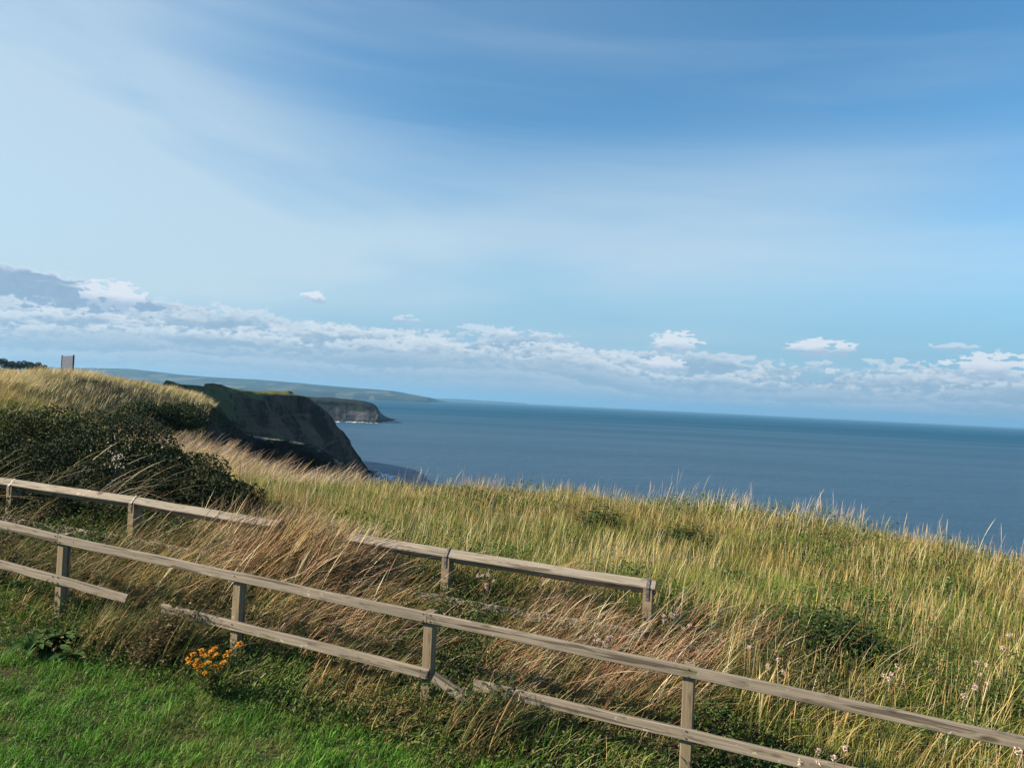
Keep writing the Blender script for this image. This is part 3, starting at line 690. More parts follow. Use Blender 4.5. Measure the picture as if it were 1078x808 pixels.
x, y = scatter(60000, 3.2, 9, -43, 12, 0.); k = (d_near(x, y) < -.25) & (rng.random(len(x)) < sstep(.5, .64, fbm(x * 1.8, y * 1.8, 3, 95))); x, y = x[k], y[k]; P, _ = on_ground(x, y); n = len(x)
P[:, 2] += rng.uniform(.02, .055, n)
tag(leaves('lawn_clover', P, rng.normal(0, .35, (n, 3)) + np.array([0, 0, 1]), rng.uniform(.010, .022, n), pal(n, [(3, (.045, .11, .02)), (2, (.07, .15, .03)), (.15, (.3, .27, .15))], .2), M_LEAF, asp=.8), kind='stuff')
# ---- short undergrowth of leaves and fine grass under everything
x, y = scatter(150000, 3.6, 26, -41, 41, -.4)
P, ed = on_ground(x, y); k = (d_near(x, y) > -.5 + (fbm(x * 2, y * 2, 3, 6) - .5) * .5) & (ed < 1.2); x, y, P = x[k], y[k], P[k]; n = len(x)
f = sstep(.42, .62, fbm(x * .9, y * .9, 4, 12))
c = mixv(pal(n, [(3, (.05, .085, .016)), (2, (.09, .135, .022)), (1, (.03, .05, .015))]), pal(n, [(2, (.16, .115, .05)), (1, (.10, .11, .03))]), f)
P[:, 2] += rng.uniform(.0, .16, n) * (.5 + fbm(x * 2, y * 2, 3, 4))
tag(leaves('undergrowth_leaves', P, rng.normal(0, .6, (n, 3)) + np.array([-.2, -.1, .8]), rng.uniform(.018, .05, n) * np.sqrt(np.clip(y / 7, .7, 3)), c, M_LEAF), kind='stuff')

x, y = scatter(150000, 17, 70, -33, -8, .3); P, ed = on_ground(x, y); k = (ed > .3) & (ed < 12) & (rng.random(len(x)) < .25 + .75 * sstep(.4, .6, fbm(x * .5, y * .5, 3, 91))); P = P[k]; n = len(P); P[:, 2] += rng.uniform(0, .35, n) * fbm(P[:, 0], P[:, 1], 3, 92)
tag(leaves('gully_scrub', P, rng.normal(0, .7, (n, 3)) + np.array([.5, -.3, .6]), rng.uniform(.05, .14, n), pal(n, [(3, (.022, .035, .010)), (2, (.04, .06, .015)), (1, (.09, .08, .03))]), M_LEAF), kind='stuff')
# ---- weeds in front of and under the near fence
x, y = scatter(70000, 3.0, 9, -42, 41, 0.)
dn = d_near(x, y); k = (dn > -.50 + .35 * sstep(-2.0, -3.4, x) + (fbm(x * 2, y * 2, 3, 6) - .5) * .5) & (dn < .2); x, y = x[k], y[k]; P, _ = on_ground(x, y); n = len(x)
tuft = fbm(x * 1.7, y * 1.7, 4, 14)
c = mixv(pal(n, [(3, (.08, .17, .02)), (2, (.16, .22, .03)), (1, (.24, .22, .06))]), pal(n, [(2, (.20, .17, .05)), (1, (.16, .09, .04)), (1, STRAW)]), sstep(.56, .72, tuft)) * tone(x, y, 21, .4, 1.2, 6)
L = rng.uniform(.08, .30, n) * (.45 + tuft) * sstep(-.6, -.1, d_near(x, y)) ** .5
tag(blades('verge_grass', P, L, rng.uniform(.3, 1.3, n), dirs(n, .2, .7), rng.uniform(.004, .009, n), c * .9, c * 1.1, M_GRASS), kind='stuff')

# ---- leaning russet and straw grass between and around the fences
def lean_grass(name, npts, seed, Lr, angr, zone, pals, w=(.0025, .005), r=(4, 14), p=0., prof=(1, 1, .9, .7, 0), clump=True, dang=.25, m=M_STRAW, az=(-41, 41), power=1.6, thr=.3):
    x, y = scatter(npts, r[0], r[1], az[0], az[1], p)
    if clump:   # pull the stalks into tufts
        cx = np.round(x / .16 + .5 * np.sin(y * 9)) * .16; cy = np.round(y / .16 + .5 * np.sin(x * 7)) * .16
        x = x + (cx - x) * .5; y = y + (cy - y) * .5
    dens = zone(x, y); k = rng.random(len(x)) < dens; x, y = x[k], y[k]; P, ed = on_ground(x, y); k = ed < .9; x, y, P = x[k], y[k], P[k]; n = len(x)
    f = sstep(.38, .62, fbm(x * 1.1, y * 1.1, 4, seed))
    c = mixv(pal(n, pals[0]), pal(n, pals[1]), f)
    q = fbm(x * 1.3, y * 1.3, 3, seed + 3)
    L = rng.uniform(Lr[0], Lr[1], n) * (.55 + .9 * q)
    dd = dirs(n, 0, 1) * 0; a = rng.normal(.12, dang, n) + (fbm(x * .8, y * .8, 2, seed + 5) - .5) * 1.2; dd = np.stack((np.cos(a), np.sin(a)), -1)
    c = c * tone(x, y, seed + 9, .4, 1.2, 4.5)
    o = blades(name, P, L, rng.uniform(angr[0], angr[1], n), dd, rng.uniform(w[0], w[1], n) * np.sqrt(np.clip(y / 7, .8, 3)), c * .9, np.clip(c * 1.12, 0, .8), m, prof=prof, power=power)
    tag(o, kind='stuff'); return o
pxy = lambda x, y: project(x, y, land(x, y))
def z_mid(x, y):
    wm = 1 - .85 * sstep(.50, .62, fbm(x * 1.5, y * 1.5, 4, 85))
    dn, db = d_near(x, y), d_back(x, y); px, py = pxy(x, y)
    return sstep(.05, .35, dn) * sstep(.9, .1, db) * (1 - .75 * sstep(1.6, 2.6, x)) * wm * (.10 + .90 * sstep(.38, .58, fbm(x * 1.4, y * 1.4, 3, 31)))
lean_grass('russet_leaning_grass', 80000, 33, (.30, .62), (.55, 1.25), z_mid,
           ([(3, (.32, .135, .075)), (2, (.42, .25, .13)), (1, (.14, .08, .04)), (2, PALE)], [(3, STRAW), (2, (.30, .25, .08)), (2, (.13, .16, .03)), (1, RUSS)]))
lean_grass('pale_bent_stalks', 9000, 39, (.35, .70), (.5, 1.3), z_mid, ([(2, PALE), (1, STRAW)], [(2, PALE), (1, (.30, .2, .12))]), w=(.0022, .0036), prof=(1, .9, .8, .8, 1.6, 1.2, 0), dang=.35)
lean_grass('verge_stalks', 9000, 40, (.12, .38), (.6, 1.4), lambda x, y: sstep(-.5, -.1, d_near(x, y)) * sstep(.5, .2, d_near(x, y)), ([(1, PALE), (2, (.16, .17, .07))], [(1, STRAW), (2, (.12, .14, .05))]), w=(.003, .006), r=(3.6, 9), dang=.5)
RB = [(W(112, 626, 6.42), .10), (W(126, 628, 6.4), .08), (W(150, 632, 6.3), .17), (W(178, 640, 6.2), .16), (W(497, 722, 5.3), .16)]
def z_rail(x, y):
    f = 0
    for c_, r_ in RB: f = np.maximum(f, np.exp(-((x - c_[0]) / r_) ** 2 - ((d_near(x, y) + .13) / .13) ** 2))
    return f
lean_grass('grass_over_broken_rail', 110000, 44, (.26, .52), (.3, 1.1), z_rail, ([(2, (.18, .10, .05)), (1, STRAW), (3, (.10, .13, .03))], [(2, (.12, .08, .04)), (1, STRAW), (3, (.07, .11, .02))]), w=(.003, .006), r=(4.4, 7.5), az=(-32, 4), dang=.5)
lean_grass('olive_leaning_grass', 60000, 36, (.16, .40), (.4, 1.2), z_mid,
           ([(3, (.12, .13, .03)), (2, (.07, .10, .02)), (1, (.22, .20, .06))], [(3, (.06, .09, .02)), (2, (.16, .15, .05))]), w=(.004, .008), m=M_GRASS)
# the sheaf that buries the beam between two posts
def z_sheaf(x, y):
    c = bt[2]; u_ = (x - c[0]) * bx_[0] + (y - c[1]) * bx_[1]; v_ = (x - c[0]) * -bx_[1] + (y - c[1]) * bx_[0]
    return np.exp(-((u_ - .12) / .62) ** 2 - ((v_ + .12) / .36) ** 2)
lean_grass('russet_sheaf_grass', 95000, 38, (.36, .80), (.35, 1.15), z_sheaf,
           ([(3, (.40, .25, .15)), (1, (.28, .13, .08)), (2, PALE)], [(2, STRAW), (2, (.34, .20, .12)), (2, (.20, .17, .06))]), r=(5.5, 10), az=(-30, 8), dang=.35, power=1.4, prof=(1, .9, .8, .9, 1.9, 1.2, 0))
# ---- meadow
CLEAR = [(W(px_, py_, Y_)[0], Y_, r_) for px_, py_, Y_, r_ in ((872, 690, 6.8, .62), (628, 540, 12.6, .5), (900, 640, 8.6, .45), (800, 762, 5.0, .4), (530, 590, 8.2, .35), (770, 600, 9.3, .35), (1000, 600, 9.8, .4), (450, 560, 10.5, .5), (720, 560, 12, .5))]
def z_clear(x, y):
    f = 1
    for cx, cy, r_ in CLEAR: f = f * (1 - .93 * np.exp(-(((x - cx) ** 2 + (y - cy) ** 2) / r_ ** 2) ** 1.5))
    return f
def meadow(name, npts, r, az, Lr, angr, seed, base, alt, w=(.003, .0055), thr=(.42, .62), prof=(1, .95, .8, .5, 0), zone=None, p=-.35, hs=1., dang=.5, m=M_GRASS, patch=.35):
    x, y = scatter(npts, r[0], r[1], az[0], az[1], p)
    P, ed = on_ground(x, y); k = (ed < .5) & ((d_back(x, y) > .15) | ((x > 1.55 + .5 * fbm(x, y, 2, 3)) & (d_near(x, y) > .3)))
    if zone is not None: k &= rng.random(len(x)) < zone(x, y)
    k &= rng.random(len(x)) < z_clear(x, y)
    x, y, P, ed = x[k], y[k], P[k], ed[k]; n = len(x)
    f = sstep(thr[0], thr[1], fbm(x * patch, y * patch, 5, seed)); c = mixv(pal(n, base), pal(n, alt), f)
    q = fbm(x * .9, y * .9, 4, seed + 2)
    L = rng.uniform(Lr[0], Lr[1], n) * (.5 + q) * hs
    a = rng.normal(.1, dang, n); dd = np.stack((np.cos(a), np.sin(a)), -1)
    c = c * tone(x, y, seed + 9); L = L * (.55 + .9 * fbm(x * 2.6, y * 2.6, 3, seed + 8)); kk = rng.random(n) < .35 + 1.3 * fbm(x * 2.2, y * 2.2, 3, seed + 7) ** 1.5; P, L, dd, y, c = P[kk], L[kk], dd[kk], y[kk], c[kk]; n = len(P)
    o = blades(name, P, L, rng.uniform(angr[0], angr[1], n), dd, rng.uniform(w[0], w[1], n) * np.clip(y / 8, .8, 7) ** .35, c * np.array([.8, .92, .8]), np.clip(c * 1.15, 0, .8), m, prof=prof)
    return tag(o, kind='stuff')
def z_bush(x, y): return 1 - .92 * np.exp(-(((x + 5.6) / 2.3) ** 4 + ((y - 10.4) / 1.5) ** 4))
YG = [(3, (.20, .24, .032)), (3, (.13, .20, .026)), (2, (.28, .225, .055)), (1, (.07, .11, .018))]
YS = [(3, (.34, .26, .07)), (1, STRAW), (3, (.22, .22, .04)), (2, (.26, .14, .06))]
meadow('meadow_grass', 420000, (4.8, 30), (-41, 41), (.10, .32), (.05, .7), 61, YG, YS, zone=z_bush, dang=2.0, w=(.0022, .0042), p=-.2)
x, y = scatter(120000, 6.5, 26, -30, 41, -.35); P, ed = on_ground(x, y); f = sstep(.46, .62, fbm(x * .55, y * .55, 4, 81)); k = (ed < .3) & (d_back(x, y) > .2) & (rng.random(len(x)) < f); P = P[k]; n = len(P)
P[:, 2] += rng.uniform(.05, .34, n) * (.4 + fbm(P[:, 0], P[:, 1], 3, 82)); c = pal(n, [(2, (.06, .11, .018)), (2, (.10, .15, .025)), (1, (.17, .18, .04)), (1, (.035, .06, .015))], .2)
CM = c; PM = P
x, y = scatter(190000, 3.6, 11, -41, 41, -.2); P, ed = on_ground(x, y); dn = d_near(x, y); k = (dn > -.45 + (fbm(x * 3, y * 3, 3, 6) - .5) * .4) & (d_back(x, y) < 1.0) & (rng.random(len(x)) < .12 + .88 * sstep(.46, .58, fbm(x * 1.5, y * 1.5, 4, 85)))
P = P[k]; n = len(P); hh = fbm(P[:, 0] * 2.2, P[:, 1] * 2.2, 3, 86); P[:, 2] += rng.uniform(0, .48, n) * hh * sstep(-.5, 0, d_near(P[:, 0], P[:, 1])) + rng.uniform(0, .06, n)
c = pal(n, [(3, (.04, .075, .015)), (2, (.075, .12, .022)), (1, (.14, .15, .035)), (1, (.03, .045, .015))], .2)  # weed leaves, coloured dark to deepen the shade between the fences
tag(leaves('tangled_weeds', P, rng.normal(0, .6, (n, 3)) + np.array([-.3, -.2, .7]), rng.uniform(.018, .045, n), c, M_LEAF, asp=.4), kind='stuff')
c = CM; P = PM; n = len(P)
tag(leaves('meadow_leaves', P, rng.normal(0, .6, (n, 3)) + np.array([-.4, -.2, .6]), rng.uniform(.02, .05, n) * np.sqrt(np.clip(P[:, 1] / 7, .8, 3)), c, M_LEAF, asp=.4), kind='stuff')
meadow('meadow_stalks', 46000, (4.8, 30), (-22, 41), (.24, .50), (.03, .35), 64, [(2, STRAW), (2, (.33, .28, .10)), (1, PALE)], [(2, (.30, .17, .09)), (2, STRAW), (1, PALE)], w=(.0016, .0026), prof=(1, .9, .8, 1.0, 1.9, 1.3, 0), m=M_STRAW, zone=z_bush, dang=.7)
def z_mound(x, y):
    z0 = land(x, y); z1 = land(x + .6, y); return 1 - .93 * sstep(.06, .26, (z0 - z1) / .6)  # sun-catching grass thinned on the right-hand slope so it reads as shaded
meadow('mound_grass', 300000, (22, 60), (-43, -14), (.22, .5), (.2, .9), 67, [(3, (.52, .39, .19)), (2, (.58, .45, .29)), (1, (.30, .26, .08))], [(1, (.17, .17, .04)), (2, (.30, .24, .09)), (2, STRAW)], w=(.007, .013), p=.4, dang=.5, m=M_STRAW, patch=.18, zone=z_mound)
def z_edge(x, y): e = -edge_dist(x, y); return sstep(-3.2, -.6, e) * (.10 + .9 * sstep(.40, .62, fbm(x * .8, y * .8, 3, 71)) * (.25 + .75 * sstep(2.0, 5.0, x)))
meadow('edge_seed_grass', 13000, (9.5, 26), (-20, 41), (.36, .70), (.05, .30), 72, [(2, PALE), (1, (.50, .38, .30))], [(1, (.42, .30, .22)), (1, PALE)], w=(.0018, .0026), prof=(1, .9, .9, .8, 2.2, 2.0, 0), zone=z_edge, p=0, m=M_STRAW, dang=.6)
def z_lip(x, y): e = -edge_dist(x, y); return sstep(-5, -1.0, e) * sstep(-3.0, -4.5, x)
meadow('gully_seed_grass', 12000, (17, 32), (-30, -8), (.45, .85), (.45, .85), 75, [(2, (.42, .30, .26)), (1, PALE)], [(1, (.36, .24, .2)), (1, STRAW)], w=(.002, .003), prof=(1, .9, .9, .8, 2.4, 2.0, 0), zone=z_lip, p=0, m=M_STRAW, dang=.2)

# ---------------------------------------------------------------- bushes
def join_into(o, extra):
    import bmesh
    bm = bmesh.new(); bm.from_mesh(o.data); bm.from_mesh(extra.data); bm.to_mesh(o.data); bm.free(); bpy.data.objects.remove(extra)
def bush(name, label, cat, lobes, nl, size, stops, loc, group=None, alt=None, stems=30, fill=.35):
    root = empty(name, loc); tag(root, label, cat, group)
    Ps = []; Ns = []; vol = np.array([l[3] * l[4] * l[5] for l in lobes]) ** .67; cnt = (nl * vol / vol.sum()).astype(int)
    for l, c in zip(lobes, cnt):
        d = rng.normal(size=(c, 3)); d /= np.linalg.norm(d, axis=1, keepdims=True); d[:, 2] = np.abs(d[:, 2]) * np.where(rng.random(c) < .85, 1, -.3)
        bumpy = .72 + .6 * fbm(d[:, 0] * 3 + l[0] * 2, d[:, 1] * 3 + d[:, 2] * 2.5 + l[1], 4, 5)
        r = bumpy * (1 - fill * rng.random(c) ** 2)
        Ps.append(np.array(l[:3]) + d * r[:, None] * np.array(l[3:6])); Ns.append(d + rng.normal(0, .7, (c, 3)))
    P = np.concatenate(Ps); N = np.concatenate(Ns); c = pal(len(P), stops, .25)
    if alt is not None: c = mixv(c, pal(len(P), alt[0], .25), alt[1](P))
    leaves('foliage', P, N, rng.uniform(size[0], size[1], len(P)), c, M_LEAF, parent=root, loc=loc); o = root.children[0]; o.location = (0, 0, 0)
    if stems:
        b0 = []; 
        idx = rng.choice(len(P), stems); tip = P[idx]; base = np.array(loc) + np.c_[rng.normal(0, lobes[0][3] * .35, stems), rng.normal(0, lobes[0][4] * .3, stems), np.zeros(stems)]
        Vs = []; Fs = []; n0 = 0
        for a, t in zip(base, tip):
            for s in range(5):
                u = s / 4; c_ = a * (1 - u) + t * u + np.array([0, 0, .15 * math.sin(u * math.pi)]); rr = .009 * (1 - .75 * u) * max(1, size[0] * 12)
                for k3 in range(4): Vs.append(c_ + np.array([math.cos(k3 * math.pi / 2), math.sin(k3 * math.pi / 2), 0]) * rr)
            for s in range(4):
                for k3 in range(4): q = n0 + s * 4; Fs.append((q + k3, q + (k3 + 1) % 4, q + 4 + (k3 + 1) % 4, q + 4 + k3))
            n0 += 20
        join_into(o, raw_mesh('stems', np.array(Vs) - np.array(loc), [i for f in Fs for i in f], [4] * len(Fs), M_POST, col=np.tile([.09, .07, .04], (len(Vs), 1))))
    return root
def gz_(x, y): return float(ground(np.array([float(x)]), np.array([float(y)]))[0][0])
zb = gz_(-5.6, 10.4)
lb = [(-5.5, 10.5, zb + .25, 1.15, .8, .82), (-6.9, 10.8, zb + .25, 1.0, .8, .92), (-4.5, 10.1, zb + .1, .95, .7, .66), (-7.9, 11.0, zb + .2, .8, .8, .85), (-3.75, 9.7, zb + .0, .7, .55, .46), (-6.2, 9.8, zb + .1, .9, .55, .6), (-5.0, 9.4, zb + .05, .9, .5, .5), (-4.9, 8.85, zb - .1, 1.1, .40, .42), (-6.6, 9.3, zb - .05, 1.0, .42, .5)]  # last two low lobes added to darken the shade beneath the beam
br = bush('bramble_bush', 'big dark bramble thicket with small white flowers behind the low fence', 'bush', lb, 74000, (.03, .06),
          [(3, (.014, .024, .009)), (2, (.025, .04, .012)), (1, (.045, .055, .02))], (-5.6, 10.4, zb), stems=60,
          alt=([(2, (.12, .15, .03)), (1, (.18, .17, .05))], lambda P: sstep(-6.2, -7.6, P[:, 0] + .5 * fbm(P[:, 0] * 2, P[:, 2] * 3, 3, 3)) * .8))  # sunlight painted in: leaves turn yellow-green towards the left side
# white flowers on it
fl = []
for i in range(30):
    p = W(random.gauss(121, 8), random.gauss(478, 10) , 1.0) - np.array([0, 0, EYE]); Yd = 9.25 + random.uniform(-.1, .1); fl.append(np.array([0, 0, EYE]) + p * Yd)
for i in range(10):
    p = W(random.uniform(90, 215), random.uniform(455, 500), 1.0) - np.array([0, 0, EYE]); fl.append(np.array([0, 0, EYE]) + p * random.uniform(9.3, 9.5))
fl = np.array(fl); n = len(fl)
for q in fl:
    V = [np.zeros(3)]; nrm = np.array([-.5, -.8, .4]) + rng.normal(0, .3, 3); nrm /= np.linalg.norm(nrm); t_ = np.cross(nrm, [0, 0, 1]); t_ /= np.linalg.norm(t_); u_ = np.cross(nrm, t_)
    rr = random.uniform(.012, .02)
    for k in range(10): aa = k * math.pi / 5; V.append((t_ * math.cos(aa) + u_ * math.sin(aa)) * rr * (1.0 if k % 2 else .45) + nrm * .004 * (k % 2))
    V = np.array(V) + q - np.array([-5.6, 10.4, zb])
    raw_mesh('flower', V, [i for k in range(10) for i in (0, 1 + k, 1 + (k + 1) % 10)], [3] * 10, M_LEAF, parent=br, col=np.tile([.36, .34, .32], (11, 1)))
# grasses that arch over the bramble
x = rng.uniform(-8.2, -4.3, 420); y = rng.uniform(8.6, 10.2, 420); P, _ = on_ground(x, y); n = len(x); c = pal(n, [(2, PALE), (1, STRAW)])
tag(blades('arching_seed_grass', P, rng.uniform(.6, 1.25, n), rng.uniform(.7, 1.35, n), dirs(n, .1, .3), rng.uniform(.003, .0045, n), c, c, M_STRAW, prof=(1, .9, .8, 1, 2.0, 1.6, 0)), kind='stuff')

def small_bush(name, label, cat, px, py, Y, w, h, nl, stops, size=(.03, .06), group='dark bushes added to deepen the shade by the mound'):
    p = W(px, py, Y); z = gz_(p[0], Y); l = [(p[0] + random.uniform(-.3, .3) * w, Y + random.uniform(-.2, .2) * w, z + random.uniform(0, .25) * h, w * random.uniform(.45, .75), w * random.uniform(.4, .6), h * random.uniform(.6, .85)) for _ in range(4)]
    return bush(name, label, cat, l, nl, size, stops, (p[0], Y, z), group, stems=8)
DK = [(3, (.022, .045, .012)), (2, (.04, .075, .018)), (1, (.07, .10, .03))]; GN = [(2, (.05, .11, .02)), (2, (.085, .15, .025)), (1, (.15, .17, .04))]; RD = [(2, (.16, .08, .04)), (2, (.09, .08, .03)), (1, (.22, .15, .07))]
def nettle(label, px, py, Y, r, h, ns, stops, ls=.05, lean=.12):
    p = W(px, py, Y); z = gz_(p[0], Y); root = empty('nettle_clump', (p[0], Y, z)); tag(root, label, 'nettles', 'clumps of nettles and weeds')
    segs = []; Ps = []; Ns = []
    for _ in range(ns):
        q = rng.normal(0, .5, 2) * r; H = h * random.uniform(.35, 1.1) * math.exp(-(q @ q) / (2 * r * r)); b0 = np.array([q[0], q[1], gz_(p[0] + q[0], Y + q[1]) - z - .02])
        t = b0 + np.array([random.gauss(lean, .1) * H * 2, random.gauss(0, .1) * H, H]); m_ = (b0 + t) / 2 + np.array([-.1 * H, 0, .03 * H]); segs.append(([b0, m_, t], .003, .0015))
        nn = max(3, int(H / .045))
        for k in range(nn):
            u = (k + .7) / nn; c_ = b0 * (1 - u) ** 2 + 2 * u * (1 - u) * m_ + t * u * u; a = k * 1.57 + random.random()
            for s in (0, math.pi):
                d = np.array([math.cos(a + s), math.sin(a + s), -.15]); Ps.append(c_ + d * ls * .5); Ns.append(np.array([d[0] * .4, d[1] * .4, 1]) + rng.normal(0, .25, 3))
    ex = stem_mesh('stems', segs, M_LEAF, None, (.06, .07, .025)); Ps = np.array(Ps)
    fo = leaves('foliage', Ps, np.array(Ns), rng.uniform(.7, 1.35, len(Ps)) * ls, pal(len(Ps), stops, .25), M_LEAF, parent=root, asp=.5); join_into(fo, ex)
NETTLES = [('dark green nettle clump in the tall grass above the right part of the fence', 872, 690, 6.8, .62, .40, 330, DK, .055), ('shaded nettles under the top rail right of the last visible fence post', 800, 762, 5.0, .45, .28, 90, DK, .045),
  ('dark weed clump under the right end of the top rail', 920, 775, 4.5, .4, .25, 70, DK, .045),
  ('small dark weed clump alone in the far meadow near the cliff edge', 628, 540, 12.6, .40, .5, 60, DK, .07), ('green nettles beside the notched end post of the low fence', 650, 600, 7.7, .5, .36, 110, GN, .05),
  ('fresh green weeds behind the low beam between its last two posts', 530, 590, 8.2, .5, .34, 90, GN, .05), ('dark weeds filling the gap in the lower rail right of the third post', 494, 724, 5.22, .10, .42, 110, DK, .04, .2),
  ('tangled weeds hiding the lower rail left of the second post', 160, 642, 6.02, .16, .46, 190, RD, .035, .25), ('dark weeds low on the lawn edge right of the orange flowers', 330, 712, 5.5, .45, .13, 110, DK, .04),
  ('dark herbs in the meadow a little above the notched end post', 770, 600, 9.3, .38, .30, 80, GN, .06), ('leafy weeds in the meadow near the frame edge, below the sea', 1000, 600, 9.8, .42, .3, 90, GN, .06), ('leafy weeds in the meadow above the middle of the low beam', 450, 560, 10.5, .5, .3, 90, GN, .06), ('shaded weeds in the meadow between the end post and the sea', 720, 560, 12.0, .5, .3, 90, DK, .07), ('weeds on the lawn edge at the bottom middle of the fence', 590, 770, 4.8, .4, .18, 80, DK, .045), ('dark weeds below the low beam between its third and fourth posts', 455, 640, 6.3, .4, .22, 80, DK, .045),
  ('bright green weed patch in the meadow above the dark nettles', 900, 640, 8.6, .7, .34, 140, GN, .06), ('green weeds between the beam and the straw near the first posts', 95, 545, 8.0, .35, .24, 70, GN, .05)]
small_bush('shade_bush', 'round dark bush added to deepen the shaded side of the grassy mound', 'bush', 165, 420, 33, 2.3, 1.1, 9000, [(2, (.022, .035, .012)), (1, (.05, .07, .02))], (.08, .15))  # dark bush added to stand in for shade on the mound's slope
small_bush('shade_bush', 'dark bush added to deepen the shaded hollow above the bramble thicket', 'bush', 118, 428, 26, 2.2, .75, 7000, [(2, (.025, .04, .012)), (1, (.05, .075, .02))], (.07, .13))  # second dark bush added for the shade in the hollow
for (px, py, Y, w, h, lab) in ((180, 400, 92, 2.4, 1.3, 'lone dark shrub on the far clifftop turf'), (201, 403, 112, 4.5, 1.2, 'long low gorse bush on the far clifftop'), (216, 405.5, 125, 3.5, .9, 'low gorse bush next to the cliff brow'), (170, 401, 80, 1.5, .7, 'small shrub between the mound and the far clifftop')):
    small_bush('gorse_bush', lab, 'bush', px, py, Y, w, h, 2600, [(2, (.02, .032, .012)), (1, (.045, .06, .02))], (.2, .4), 'bushes on the far clifftop')

# ---- trees on the skyline
def skyline_tree(px, ytop, Y, w, label):
    p = W(px, ytop, Y); z = gz_(p[0], Y); H = max(2.5, p[2] - z)
    root = empty('windswept_tree', (p[0], Y, z)); tag(root, label, 'tree', 'trees on the skyline')
    # trunk with limbs
    Vs = []; Fs = []; n0 = 0
    limbs = [((0, 0, -.3), (.1, 0, H * .55), .2)] + [((.05, 0, H * .3), (random.uniform(-.6, .6) * w, random.uniform(-.6, .6) * w, H * random.uniform(.6, .85)), .09) for _ in range(5)]
    for a, t, r0 in limbs:
        a = np.array(a); t = np.array(t)
        for s in range(4):
            u = s / 3; c_ = a * (1 - u) + t * u; rr = r0 * (1 - .6 * u)
            for k3 in range(6): Vs.append(c_ + np.array([math.cos(k3 * math.pi / 3), math.sin(k3 * math.pi / 3), 0]) * rr)
        for s in range(3):
            for k3 in range(6): q = n0 + s * 6; Fs.append((q + k3, q + (k3 + 1) % 6, q + 6 + (k3 + 1) % 6, q + 6 + k3))
        n0 += 24
    raw_mesh('trunk', np.array(Vs), [i for f in Fs for i in f], [4] * len(Fs), M_POST, parent=root)
    Ps = []
    for _ in range(9):
        c_ = np.array([random.uniform(-.7, .7) * w, random.uniform(-.6, .6) * w, H * random.uniform(.35, .8)]); d = rng.normal(size=(260, 3)); d /= np.linalg.norm(d, axis=1, keepdims=True)
        Ps.append(c_ + d * rng.uniform(.5, 1, (260, 1)) * np.array([w * .45, w * .45, H * .22]))
    P = np.concatenate(Ps); P[:, 2] = np.minimum(P[:, 2], H * 1.02)
    leaves('crown', P, rng.normal(0, 1, P.shape), rng.uniform(.3, .6, len(P)), pal(len(P), [(2, (.02, .035, .014)), (1, (.035, .05, .02))]), M_LEAF, parent=root)
tl = [(-22, 374, 3.6, 'tallest dark tree at the very end of the skyline'), (2, 376.5, 3.2, 'domed dark tree on the skyline, highest of the row in view'), (9, 379.5, 2.4, 'dark tree just beside the domed one on the skyline'),
      (15, 381.5, 2.0, 'low dark tree in the dip of the skyline row'), (21, 379.5, 2.6, 'broad dark tree in the middle of the skyline row'), (29, 379.0, 3.0, 'widest dark tree of the skyline row'), (36, 380.5, 2.8, 'dark tree after the widest one in the skyline row'), (43, 383.0, 2.2, 'small dark tree near the end of the skyline row'), (48, 385.3, 1.4, 'last and lowest tree of the skyline row before the notice board')]
for i, (px, yt, w_, lab) in enumerate(tl): skyline_tree(px, yt, 340 + (i % 3) * 8, w_ * 1.15, lab)

# ---------------------------------------------------------------- flowering and seeding plants
def stem_mesh(name, segs, m, parent, colr=None):
    Vs = []; Fs = []; n0 = 0
    for pts, r0, r1 in segs:
        N_ = len(pts)
        for s, c_ in enumerate(pts):
            rr = r0 + (r1 - r0) * s / (N_ - 1)
            for k3 in range(5): Vs.append(np.array(c_) + np.array([math.cos(k3 * 1.2566), math.sin(k3 * 1.2566), 0]) * rr)
        for s in range(N_ - 1):
            for k3 in range(5): q = n0 + s * 5; Fs.append((q + k3, q + (k3 + 1) % 5, q + 5 + (k3 + 1) % 5, q + 5 + k3))
        n0 += 5 * N_
    return raw_mesh(name, np.array(Vs), [i for f in Fs for i in f], [4] * len(Fs), m, parent=parent, col=np.tile(colr, (len(Vs), 1)) if colr is not None else None)
def at_px(px, py, Y): p = W(px, py, Y); return p
for a_ in NETTLES: nettle(*a_)
# ragwort: yellow heads on branching stems
rb = at_px(225, 715, 5.55); rz = gz_(rb[0], rb[1]); rag = empty('ragwort', (rb[0], rb[1], rz)); tag(rag, 'ragwort with orange yellow flower heads in front of the lower rail', 'flower')
heads_px = [(198, 693), (203, 688), (208, 695), (212, 700), (217, 690), (222, 686), (226, 682), (219, 697), (214, 688), (209, 704), (216, 708), (223, 692), (206, 699), (229, 688), (237, 690), (235, 697), (200, 697), (241, 686), (251, 680), (253, 677), (226, 700), (212, 684), (231, 703), (220, 703)]
segs = []; HP = []
for (px, py) in heads_px:
    t = at_px(px, py, rb[1] + random.uniform(-.12, .08)) - np.array([rb[0], rb[1], rz]); a = np.array([random.uniform(-.05, .05), random.uniform(-.03, .03), 0])
    mid_ = (a + t) / 2 + np.array([random.uniform(-.04, .04), 0, .02]); segs.append(([a, mid_, t], .003, .0015)); HP.append(t)
stem_mesh('stem', segs, M_LEAF, rag, (.12, .12, .04))
for t in HP:
    P = np.array(t) + np.clip(rng.normal(0, .009, (42, 3)), -.016, .016) * np.array([1.2, 1.2, .6]); leaves('flower_head', P, rng.normal(0, .5, P.shape) + np.array([-.3, -.4, 1]), rng.uniform(.012, .019, 42), pal(42, [(3, (.62, .27, .012)), (2, (.50, .17, .012)), (1, (.42, .28, .03))], .1), M_LEAF, parent=rag, asp=.8)
